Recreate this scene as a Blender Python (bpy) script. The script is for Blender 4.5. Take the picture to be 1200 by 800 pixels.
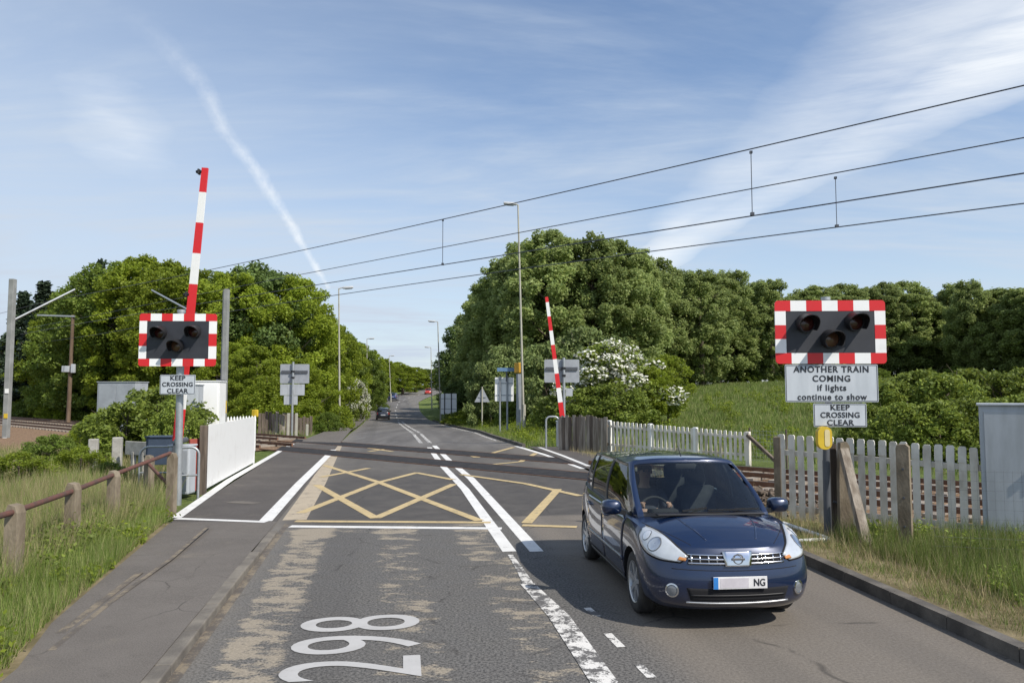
import bpy, bmesh, math, random
import numpy as np
from mathutils import Vector, Matrix
from mathutils.bvhtree import BVHTree

for o in list(bpy.data.objects):
    bpy.data.objects.remove(o)
SC = bpy.context.scene
COL = SC.collection
R = math.radians
PI = math.pi

# ------------------------------------------------------------------ camera
FPX, HOR, CAMH = 900.0, 462.0, 2.25
PITCH = math.atan((HOR - 400.0) / FPX)
cam_data = bpy.data.cameras.new('camera')
cam_data.sensor_width = 36.0
cam_data.lens = FPX / 1200.0 * 36.0
cam_data.clip_start = 0.05
cam_data.clip_end = 6000.0
cam = bpy.data.objects.new('camera', cam_data)
cam.location = (0, 0, CAMH)
cam.rotation_euler = (PI / 2 + PITCH, 0, 0)
COL.objects.link(cam)
SC.camera = cam

# ------------------------------------------------------------------ view
SC.view_settings.view_transform = 'Standard'
SC.view_settings.look = 'None'
SC.view_settings.exposure = 0.5
SC.view_settings.gamma = 1.0
SC.view_settings.use_curve_mapping = False
SC.cycles.max_bounces = 8
SC.cycles.transparent_max_bounces = 12
SC.cycles.use_denoising = True

# ------------------------------------------------------------------ sun
SUN_EL, SUN_BACK = R(45), R(38)      # elevation; how far behind "due right" it stands
sv = Vector((math.cos(SUN_BACK) * math.cos(SUN_EL), -math.sin(SUN_BACK) * math.cos(SUN_EL), math.sin(SUN_EL)))
sun_data = bpy.data.lights.new('sun', 'SUN')
sun_data.energy = 3.7
sun_data.angle = R(0.53)
sun_data.color = (1.0, 0.94, 0.85)
sun = bpy.data.objects.new('sun', sun_data)
sun.rotation_euler = sv.to_track_quat('Z', 'Y').to_euler()
sun.location = (60, -40, 60)
COL.objects.link(sun)


def ray(u, v):
    c, s = math.cos(PITCH), math.sin(PITCH)
    a, b = (u - 600.0) / FPX, (400.0 - v) / FPX
    return Vector((a, c - b * s, s + b * c))


def G(u, v, z=0.0):
    d = ray(u, v)
    t = (z - CAMH) / d.z
    return Vector((d.x * t, d.y * t, z))


def AT(u, v, Y):
    d = ray(u, v)
    t = Y / d.y
    return Vector((d.x * t, Y, CAMH + d.z * t))


# ------------------------------------------------------------------ world sky
world = bpy.data.worlds.new('World')
SC.world = world
world.use_nodes = True
wn, wl = world.node_tree.nodes, world.node_tree.links
wn.clear()


class NT:
    """tiny helper to write shader maths"""
    def __init__(s, tree):
        s.n, s.l = tree.nodes, tree.links

    def put(s, sock, val):
        if hasattr(val, 'is_output') or isinstance(val, bpy.types.NodeSocket):
            s.l.new(val, sock)
        else:
            sock.default_value = val

    def math(s, op, a, b=0.0, c=None, clamp=False):
        m = s.n.new('ShaderNodeMath')
        m.operation = op
        m.use_clamp = clamp
        s.put(m.inputs[0], a)
        s.put(m.inputs[1], b)
        if c is not None:
            s.put(m.inputs[2], c)
        return m.outputs[0]

    def vec(s, op, a, b=None, scale=None):
        m = s.n.new('ShaderNodeVectorMath')
        m.operation = op
        s.put(m.inputs[0], a)
        if b is not None:
            s.put(m.inputs[1], b)
        if scale is not None:
            s.put(m.inputs['Scale'], scale)
        return m.outputs['Value'] if op in ('DOT_PRODUCT', 'LENGTH', 'DISTANCE') else m.outputs[0]

    def noise(s, vec, scale, detail=4, rough=0.55, dist=0.0):
        n = s.n.new('ShaderNodeTexNoise')
        if vec is not None:
            s.l.new(vec, n.inputs['Vector'])
        n.inputs['Scale'].default_value = scale
        n.inputs['Detail'].default_value = detail
        n.inputs['Roughness'].default_value = rough
        n.inputs['Distortion'].default_value = dist
        return n.outputs['Fac']

    def ramp(s, fac, lo, hi, a=0.0, b=1.0, smooth=True):
        m = s.n.new('ShaderNodeMapRange')
        m.interpolation_type = 'SMOOTHSTEP' if smooth else 'LINEAR'
        s.put(m.inputs[0], fac)
        m.inputs[1].default_value, m.inputs[2].default_value = lo, hi
        m.inputs[3].default_value, m.inputs[4].default_value = a, b
        return m.outputs[0]

    def mix(s, fac, a, b, blend='MIX'):
        m = s.n.new('ShaderNodeMix')
        m.data_type = 'RGBA'
        m.blend_type = blend
        s.put(m.inputs[0], fac)
        s.put(m.inputs[6], a if not isinstance(a, tuple) else (*a, 1)[:4])
        s.put(m.inputs[7], b if not isinstance(b, tuple) else (*b, 1)[:4])
        return m.outputs[2]

    def mapping(s, vec, scale=(1, 1, 1), rot=(0, 0, 0), loc=(0, 0, 0)):
        m = s.n.new('ShaderNodeMapping')
        s.l.new(vec, m.inputs[0])
        m.inputs['Scale'].default_value = scale
        m.inputs['Rotation'].default_value = rot
        m.inputs['Location'].default_value = loc
        return m.outputs[0]


W = NT(world.node_tree)
sky = wn.new('ShaderNodeTexSky')
sky.sky_type = 'NISHITA'
sky.sun_disc = False
sky.sun_elevation = SUN_EL
sky.sun_rotation = math.atan2(sv.x, sv.y)
sky.altitude = 30
sky.air_density = 1.0
sky.dust_density = 0.6
sky.ozone_density = 1.0
tc = wn.new('ShaderNodeTexCoord')
dirv = W.vec('NORMALIZE', tc.outputs['Generated'])


def skydir(u, v):
    return ray(u, v).normalized()


def seg_dist(a, b):
    """distance in direction space from the view direction to the segment a-b, and the place along it"""
    ab = b - a
    t = W.math('DIVIDE', W.vec('DOT_PRODUCT', W.vec('SUBTRACT', dirv, tuple(a)), tuple(ab)), ab.dot(ab), clamp=True)
    pt = W.vec('ADD', W.vec('SCALE', tuple(ab), scale=t), tuple(a))
    return W.vec('DISTANCE', dirv, pt), t


# thin veil of cirrus, stretched; projected on a high flat layer
sep = wn.new('ShaderNodeSeparateXYZ')
wl.new(dirv, sep.inputs[0])
zc = W.math('MAXIMUM', W.math('ADD', sep.outputs[2], 0.10), 0.03)
layer = wn.new('ShaderNodeCombineXYZ')
W.put(layer.inputs[0], W.math('DIVIDE', sep.outputs[0], zc))
W.put(layer.inputs[1], W.math('DIVIDE', sep.outputs[1], zc))
lay = layer.outputs[0]
v1 = W.mapping(lay, scale=(0.35, 0.9, 1), rot=(0, 0, R(28)))
n1 = W.noise(v1, 1.3, 7, 0.62, 0.6)
n2 = W.noise(W.mapping(lay, scale=(1.0, 3.2, 1), rot=(0, 0, R(35)), loc=(3, 1, 0)), 1.6, 6, 0.6, 0.8)
veil = W.math('MULTIPLY', W.ramp(n1, 0.34, 0.72), W.ramp(n2, 0.25, 0.8, 0.35, 1.0))
# more haze towards the horizon and to the left
low = W.ramp(sep.outputs[2], 0.0, 0.46, 0.54, 0.0)
leftish = W.ramp(sep.outputs[0], -0.62, 0.12, 0.40, 0.0)
# broad bright cirrus band on the right
wob = W.noise(W.mapping(dirv, scale=(3, 3, 9)), 1.5, 5, 0.6)
wob = W.math('MULTIPLY', W.math('SUBTRACT', wob, 0.5), 0.09)
d1, t1 = seg_dist(skydir(1260, -70), skydir(790, 268))
d1 = W.math('ADD', d1, W.math('MULTIPLY', wob, 0.8))
wdt = W.ramp(t1, 0.0, 1.0, 0.130, 0.035, smooth=False)
band = W.math('SUBTRACT', 1.0, W.math('DIVIDE', d1, wdt), clamp=True)
fib = W.noise(W.mapping(dirv, scale=(4, 4, 46), rot=(0, R(-31), 0)), 1.5, 9, 0.68, 0.4)
band = W.math('MULTIPLY', W.math('POWER', band, 1.0), W.ramp(fib, 0.2, 0.7, 0.55, 1.0))
d1b, t1b = seg_dist(skydir(1290, -2), skydir(765, 306))
cw = W.ramp(t1b, 0.0, 1.0, 0.062, 0.026, smooth=False)
core = W.math('SUBTRACT', 1.0, W.math('DIVIDE', W.math('ADD', d1b, W.math('MULTIPLY', wob, 0.3)), cw), clamp=True)
core = W.math('MULTIPLY', core, W.ramp(t1b, 0.55, 1.0, 1.0, 0.62))
band = W.math('MAXIMUM', W.math('MULTIPLY', band, 0.50), W.math('MULTIPLY', W.math('MULTIPLY', W.math('POWER', core, 0.62), W.ramp(fib, 0.2, 0.65, 0.50, 1.0)), 0.86))
# contrail on the left: several straight runs, broadening as it ages
trail = None
pts = [(150, 18), (192, 50), (236, 98), (262, 150), (300, 200), (338, 258), (362, 300), (384, 336)]
wds = [0.026, 0.024, 0.021, 0.018, 0.016, 0.012, 0.008, 0.005]
ops = [0.02, 0.09, 0.20, 0.28, 0.34, 0.41, 0.46, 0.42]
tw = W.noise(W.mapping(dirv, scale=(14, 14, 14)), 2.6, 8, 0.68)
tw = W.math('MULTIPLY', W.math('SUBTRACT', tw, 0.5), 0.017)
for k in range(len(pts) - 1):
    d, t = seg_dist(skydir(*pts[k]), skydir(*pts[k + 1]))
    d = W.math('ADD', d, tw)
    w_ = W.ramp(t, 0, 1, wds[k], wds[k + 1], smooth=False)
    m = W.math('SUBTRACT', 1.0, W.math('DIVIDE', d, W.math('MULTIPLY', w_, 0.62)), clamp=True)
    m = W.math('MULTIPLY', m, W.ramp(t, 0, 1, ops[k], ops[k + 1], smooth=False))
    trail = m if trail is None else W.math('MAXIMUM', trail, m)
trail = W.math('MULTIPLY', trail, W.ramp(W.noise(W.mapping(dirv, scale=(30, 30, 30)), 1.8, 7, 0.7), 0.3, 0.65, 0.35, 1.0))
# a few fluffy wisps upper left
dw, tw2 = seg_dist(skydir(120, 130), skydir(155, 160))
wisp = W.math('SUBTRACT', 1.0, W.math('DIVIDE', W.math('ADD', dw, W.math('MULTIPLY', wob, 1.4)), 0.045), clamp=True)
wisp = W.math('MULTIPLY', wisp, W.math('MULTIPLY', fib, 0.7))
base_mask = W.math('ADD', W.math('MULTIPLY', veil, 0.74), W.math('ADD', low, leftish), clamp=True)
c0 = W.mix(base_mask, W.mix(1.0, sky.outputs[0], (0.92, 0.95, 1.0), 'MULTIPLY'), (3.75, 4.3, 5.05))
m1 = W.math('MAXIMUM', band, W.math('MAXIMUM', trail, W.math('MULTIPLY', wisp, 0.55)), clamp=True)
c1 = W.mix(m1, c0, (7.2, 7.25, 7.15))
bg = wn.new('ShaderNodeBackground')
wl.new(c1, bg.inputs[0])
bg.inputs[1].default_value = 0.115
wout = wn.new('ShaderNodeOutputWorld')
wl.new(bg.outputs[0], wout.inputs[0])


# ------------------------------------------------------------------ colours and materials
def S(r, g, b):
    def f(c):
        c /= 255.0
        return c / 12.92 if c <= 0.04045 else ((c + 0.055) / 1.055) ** 2.4
    return (f(r), f(g), f(b))


MATS = {}


def mat(name, col, rough=0.6, metal=0.0, col2=None, scale=6.0, lo=0.35, hi=0.7, bump=0.0, bscale=None, spec=0.5,
        coat=0.0, obj=True, stretch=(1, 1, 1)):
    if name in MATS:
        return MATS[name]
    m = bpy.data.materials.new(name)
    m.use_nodes = True
    nt = NT(m.node_tree)
    b = m.node_tree.nodes['Principled BSDF']
    b.inputs['Roughness'].default_value = rough
    b.inputs['Metallic'].default_value = metal
    b.inputs['Specular IOR Level'].default_value = spec
    b.inputs['Coat Weight'].default_value = coat
    b.inputs['Coat Roughness'].default_value = 0.03
    t = nt.n.new('ShaderNodeTexCoord')
    v = t.outputs['Object'] if obj else t.outputs['Generated']
    if stretch != (1, 1, 1):
        v = nt.mapping(v, scale=stretch)
    if col2 is not None:
        f = nt.ramp(nt.noise(v, scale, 5, 0.6), lo, hi)
        nt.l.new(nt.mix(f, col, col2), b.inputs['Base Color'])
    else:
        # never perfectly flat: a little mottling
        f = nt.ramp(nt.noise(v, scale, 4, 0.6), 0.3, 0.7)
        dark = tuple(c * 0.86 for c in col)
        nt.l.new(nt.mix(f, dark, col), b.inputs['Base Color'])
    if bump:
        bn = nt.n.new('ShaderNodeBump')
        bn.inputs['Strength'].default_value = bump
        bn.inputs['Distance'].default_value = 0.02
        nt.l.new(nt.noise(v, bscale or scale * 4, 4, 0.6), bn.inputs['Height'])
        nt.l.new(bn.outputs[0], b.inputs['Normal'])
    MATS[name] = m
    return m


def leafmat(name, cols, trans=0.25, rough=0.55):
    """foliage: each leaf its own tint between given colours, plus tree to tree variation"""
    m = bpy.data.materials.new(name)
    m.use_nodes = True
    nt = NT(m.node_tree)
    n = m.node_tree.nodes
    b = n['Principled BSDF']
    geo = n.new('ShaderNodeNewGeometry')
    oi = n.new('ShaderNodeObjectInfo')
    cr = n.new('ShaderNodeValToRGB')
    cr.color_ramp.elements[0].position = 0.0
    cr.color_ramp.elements[0].color = (*cols[0], 1)
    cr.color_ramp.elements[1].position = 1.0
    cr.color_ramp.elements[1].color = (*cols[-1], 1)
    for i, c in enumerate(cols[1:-1]):
        e = cr.color_ramp.elements.new((i + 1) / (len(cols) - 1))
        e.color = (*c, 1)
    nt.l.new(geo.outputs['Random Per Island'], cr.inputs[0])
    t = n.new('ShaderNodeTexCoord')
    cl = nt.ramp(nt.noise(t.outputs['Object'], 0.55, 3, 0.5), 0.3, 0.7, 0.84, 1.14)
    tone = nt.math('MULTIPLY', nt.ramp(oi.outputs['Random'], 0, 1, 0.82, 1.15, smooth=False), cl)
    hsv = n.new('ShaderNodeHueSaturation')
    nt.l.new(cr.outputs[0], hsv.inputs['Color'])
    nt.l.new(tone, hsv.inputs['Value'])
    b.inputs['Roughness'].default_value = rough
    b.inputs['Specular IOR Level'].default_value = 0.25
    nt.l.new(hsv.outputs[0], b.inputs['Base Color'])
    tr = n.new('ShaderNodeBsdfTranslucent')
    hs2 = n.new('ShaderNodeHueSaturation')
    nt.l.new(hsv.outputs[0], hs2.inputs['Color'])
    hs2.inputs['Value'].default_value = 1.25
    hs2.inputs['Hue'].default_value = 0.488
    nt.l.new(hs2.outputs[0], tr.inputs[0])
    ms = n.new('ShaderNodeMixShader')
    ms.inputs[0].default_value = trans
    nt.l.new(b.outputs[0], ms.inputs[1])
    nt.l.new(tr.outputs[0], ms.inputs[2])
    nt.l.new(ms.outputs[0], n['Material Output'].inputs[0])
    return m


# ------------------------------------------------------------------ scene graph helpers
def link(name, me, parent=None):
    o = bpy.data.objects.new(name, me)
    COL.objects.link(o)
    if parent is not None:
        o.parent = parent
    return o


def tag(o, label=None, cat=None, group=None, kind=None):
    if label:
        o['label'] = label
    if cat:
        o['category'] = cat
    if group:
        o['group'] = group
    if kind:
        o['kind'] = kind
    return o


def thing(name, label, cat, loc=(0, 0, 0), rz=0.0, group=None):
    o = bpy.data.objects.new(name, None)
    COL.objects.link(o)
    o.empty_display_size = 0.3
    o.location = loc
    o.rotation_euler = (0, 0, rz)
    return tag(o, label, cat, group)


def copy_tree(o, parent=None):
    c = o.copy()
    COL.objects.link(c)
    if parent is not None:
        c.parent = parent
    for ch in list(o.children):
        copy_tree(ch, c)
    return c


class MB:
    """mesh builder: collects simple shapes into one mesh"""
    def __init__(s):
        s.v, s.f, s.m, s.cur = [], [], [], 0

    def add(s, vs, fs):
        k = len(s.v)
        s.v += [tuple(p) for p in vs]
        s.f += [tuple(i + k for i in f) for f in fs]
        s.m += [s.cur] * len(fs)
        return s

    def box(s, c, d, rot=None, bevel=0.0):
        x, y, z = d[0] / 2, d[1] / 2, d[2] / 2
        if bevel:
            b = min(bevel, x * .9, y * .9, z * .9)
            bm = bmesh.new()
            bmesh.ops.create_cube(bm, size=1, matrix=Matrix.Diagonal((d[0], d[1], d[2], 1)))
            bmesh.ops.bevel(bm, geom=bm.edges[:], offset=b, segments=2, affect='EDGES', profile=0.5)
            P = [v.co.copy() for v in bm.verts]
            fs = [tuple(v.index for v in f.verts) for f in bm.faces]
            bm.free()
        else:
            P = [Vector((a, b, e)) for e in (-z, z) for a, b in ((-x, -y), (x, -y), (x, y), (-x, y))]
            fs = [(0, 3, 2, 1), (4, 5, 6, 7), (0, 1, 5, 4), (1, 2, 6, 5), (2, 3, 7, 6), (3, 0, 4, 7)]
        if rot is not None:
            P = [rot @ p for p in P]
        return s.add([p + Vector(c) for p in P], fs)

    def bar(s, a, b, w, h=None, w2=None, h2=None, up=(0, 0, 1)):
        a, b = Vector(a), Vector(b)
        h = w if h is None else h
        w2 = w if w2 is None else w2
        h2 = h if h2 is None else h2
        d = (b - a).normalized()
        u = Vector(up)
        if abs(d.dot(u)) > 0.99:
            u = Vector((0, 1, 0))
        r = d.cross(u).normalized()
        u = r.cross(d).normalized()
        P = []
        for p, ww, hh in ((a, w, h), (b, w2, h2)):
            P += [p + r * sx * ww / 2 + u * sy * hh / 2 for sx, sy in ((-1, -1), (1, -1), (1, 1), (-1, 1))]
        return s.add(P, [(0, 1, 2, 3), (7, 6, 5, 4), (0, 4, 5, 1), (1, 5, 6, 2), (2, 6, 7, 3), (3, 7, 4, 0)])

    def tube(s, pts, r, n=8, cap=True):
        pts = [Vector(p) for p in pts]
        rs = r if isinstance(r, (list, tuple)) else [r] * len(pts)
        P, F = [], []
        prev = None
        for i, p in enumerate(pts):
            d = (pts[min(i + 1, len(pts) - 1)] - pts[max(i - 1, 0)]).normalized()
            if prev is None:
                u = Vector((0, 0, 1)) if abs(d.z) < 0.9 else Vector((1, 0, 0))
                u = (u - d * u.dot(d)).normalized()
            else:
                u = (prev - d * prev.dot(d)).normalized()
            prev = u
            w = d.cross(u)
            for k in range(n):
                a = 2 * PI * k / n
                P.append(p + (u * math.cos(a) + w * math.sin(a)) * rs[i])
        for i in range(len(pts) - 1):
            for k in range(n):
                F.append((i * n + k, i * n + (k + 1) % n, (i + 1) * n + (k + 1) % n, (i + 1) * n + k))
        if cap:
            F.append(tuple(range(n - 1, -1, -1)))
            F.append(tuple((len(pts) - 1) * n + k for k in range(n)))
        return s.add(P, F)

    def cyl(s, a, b, r, n=16, r2=None):
        return s.tube([a, b], [r, r if r2 is None else r2], n)

    def prism(s, poly, axis_o, ax, ay, th):
        """2D polygon in the plane (ax, ay), extruded by the vector th"""
        o, ax, ay, th = Vector(axis_o), Vector(ax), Vector(ay), Vector(th)
        n = len(poly)
        A = [o + ax * p[0] + ay * p[1] for p in poly]
        B = [p + th for p in A]
        return s.add(A + B, [tuple(range(n)), tuple(range(2 * n - 1, n - 1, -1))] +
                     [(i, i + n, (i + 1) % n + n, (i + 1) % n) for i in range(n)])

    def lathe(s, prof, o=(0, 0, 0), axis='y', n=24):
        """profile of (along-axis, radius) pairs; closed at radius 0 ends"""
        P, F = [], []
        o = Vector(o)
        for (t, r) in prof:
            for k in range(n):
                a = 2 * PI * k / n
                c, d = r * math.cos(a), r * math.sin(a)
                p = {'y': (c, t, d), 'x': (t, c, d), 'z': (c, d, t)}[axis]
                P.append(o + Vector(p))
        for i in range(len(prof) - 1):
            for k in range(n):
                F.append((i * n + k, i * n + (k + 1) % n, (i + 1) * n + (k + 1) % n, (i + 1) * n + k))
        return s.add(P, F)

    def mesh(s, name, mats):
        me = bpy.data.meshes.new(name)
        me.from_pydata(s.v, [], s.f)
        if not isinstance(mats, (list, tuple)):
            mats = [mats]
        for m in mats:
            me.materials.append(m)
        me.polygons.foreach_set('material_index', s.m)
        bm = bmesh.new()
        bm.from_mesh(me)
        bmesh.ops.recalc_face_normals(bm, faces=bm.faces[:])
        bm.to_mesh(me)
        bm.free()
        me.update()
        return me

    def build(s, name, mats, parent=None, smooth=False, angle=40):
        me = s.mesh(name, mats)
        if smooth:
            try:
                me.shade_auto_smooth(angle=R(angle))
            except Exception:
                smooth_angle(me, angle)
        return link(name, me, parent)


def smooth_angle(me, angle=40):
    me.polygons.foreach_set('use_smooth', [True] * len(me.polygons))
    bm = bmesh.new()
    bm.from_mesh(me)
    for e in bm.edges:
        if len(e.link_faces) == 2 and e.calc_face_angle(0) > R(angle):
            e.smooth = False
    bm.to_mesh(me)
    bm.free()


def text(body, size, m, parent, loc, rot=(PI / 2, 0, 0), bold=0.0, align='CENTER', space=1.0, name='lettering', sx=1.0, ext=0.002):
    cu = bpy.data.curves.new('lettering', 'FONT')
    cu.body = body
    cu.size = size
    cu.align_x = align
    cu.align_y = 'CENTER'
    cu.offset = bold
    cu.extrude = ext
    cu.space_character = space
    cu.resolution_u = 6
    tmp = bpy.data.objects.new('tmp', cu)
    COL.objects.link(tmp)
    dg = bpy.context.evaluated_depsgraph_get()
    me = bpy.data.meshes.new_from_object(tmp.evaluated_get(dg))
    bpy.data.objects.remove(tmp)
    bpy.data.curves.remove(cu)
    me.materials.clear()
    me.materials.append(m)
    o = link(name, me, parent)
    o.location = loc
    o.rotation_euler = rot
    o.scale = (sx, 1, 1)
    return o


def sheet(name, polys, m, kind='structure', parent=None):
    """flat polygons (lists of 3D points) as one mesh"""
    b = MB()
    for p in polys:
        b.add(p, [tuple(range(len(p)))])
    me = bpy.data.meshes.new(name)
    me.from_pydata(b.v, [], b.f)
    me.materials.append(m)
    bm = bmesh.new()
    bm.from_mesh(me)
    for f in bm.faces:
        f.normal_update()
        if f.normal.z < 0:
            f.normal_flip()
    bm.to_mesh(me)
    bm.free()
    o = link(name, me, parent)
    if kind:
        o['kind'] = kind
    return o


def smoothstep(t):
    t = np.clip(t, 0, 1)
    return t * t * (3 - 2 * t)


def resample(pts, step):
    out = [Vector(pts[0])]
    for a, b in zip(pts[:-1], pts[1:]):
        a, b = Vector(a), Vector(b)
        n = max(1, int((b - a).length / step))
        for i in range(1, n + 1):
            out.append(a.lerp(b, i / n))
    return out
# ================================================================== THE SETTING
RT = Vector((-math.sin(R(9.65)), math.cos(R(9.65)), 0))      # along the road
RN = Vector((math.cos(R(9.65)), math.sin(R(9.65)), 0))       # to its right
C0 = G(610, 645)
RAILD = Vector((-math.sin(R(47)), math.cos(R(47)), 0))       # along the railway, away to the left
RAILN = Vector((math.cos(R(47)), math.sin(R(47)), 0))
T0 = G(500, 541)                                             # a point on the near track
TRACKS = (0.0, 3.4)


def ST(x, y):
    dx, dy = x - C0.x, y - C0.y
    return dx * RN.x + dy * RN.y, dx * RT.x + dy * RT.y


def RD(s, t, z=0.0):
    p = C0 + RN * s + RT * t
    return Vector((p.x, p.y, z))


def RAILP(x, y):
    return (x - T0.x) * RAILN.x + (y - T0.y) * RAILN.y


CX = [(-25, 0), (85, 0), (110, 0.2), (135, 1.2), (152, 3.6), (195, 10.5), (235, 15.5), (300, 30)]   # t -> sideways drift
CZ = [(-25, 0), (34, 0), (48, -.3), (65, -.62), (84, -.82), (100, -.6), (125, .4), (150, 1.4), (195, 2.9), (300, 5.5)]


def drift(t):
    return np.interp(t, [c[0] for c in CX], [c[1] for c in CX])


def prof(t):
    return np.interp(t, [c[0] for c in CZ], [c[1] for c in CZ])


def gh(x, y):
    x = np.asarray(x, float)
    y = np.asarray(y, float)
    s, t = ST(x, y)
    p = RAILP(x, y)
    z = -0.07 + prof(t) * (1 - smoothstep((abs(s - drift(t)) - 18) / 40)) + prof(t) * 0.35 * smoothstep((abs(s - drift(t)) - 18) / 40)
    ss = s - drift(t)
    z = z + 0.38 * smoothstep((ss - 5.0) / 3.0) * smoothstep((t - 21) / 6) * (1 - smoothstep((ss - 14) / 10))
    z = z + 0.30 * smoothstep((-ss - 6.0) / 3.0) * smoothstep((p - 10) / 8)
    z = z + 3.9 * smoothstep((p - 9) / 55) * smoothstep((ss - 9) / 14)
    return z


def gz(x, y):
    return float(gh(x, y))


def axis(lo, hi, nlo, nhi, step):
    a = [nlo - (nlo - lo) * (k / 12) ** 2 for k in range(12, 0, -1)]
    b = list(np.arange(nlo, nhi + .01, step))
    c = [nhi + (hi - nhi) * (k / 12) ** 2 for k in range(1, 13)]
    return np.array(a + b + c)


# ---- materials of the setting
def grass_ground_mat():
    m = bpy.data.materials.new('meadow')
    m.use_nodes = True
    nt = NT(m.node_tree)
    b = m.node_tree.nodes['Principled BSDF']
    b.inputs['Roughness'].default_value = 0.9
    b.inputs['Specular IOR Level'].default_value = 0.1
    t = nt.n.new('ShaderNodeTexCoord').outputs['Object']
    big = nt.ramp(nt.noise(t, 0.16, 5, 0.6), 0.35, 0.65)
    mid = nt.ramp(nt.noise(t, 1.3, 6, 0.7), 0.3, 0.72)
    c = nt.mix(big, (0.13, 0.175, 0.045), (0.18, 0.22, 0.07))
    c = nt.mix(nt.math('MULTIPLY', mid, 0.7), c, (0.075, 0.105, 0.028))
    dry = nt.ramp(nt.noise(nt.mapping(t, loc=(7, 3, 0)), 0.5, 6, 0.7), 0.55, 0.75)
    c = nt.mix(nt.math('MULTIPLY', dry, 0.55), c, (0.23, 0.205, 0.10))
    nt.l.new(c, b.inputs['Base Color'])
    bn = nt.n.new('ShaderNodeBump')
    bn.inputs['Strength'].default_value = 0.9
    bn.inputs['Distance'].default_value = 0.25
    nt.l.new(nt.noise(t, 3.5, 6, 0.75), bn.inputs['Height'])
    nt.l.new(bn.outputs[0], b.inputs['Normal'])
    return m


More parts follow.
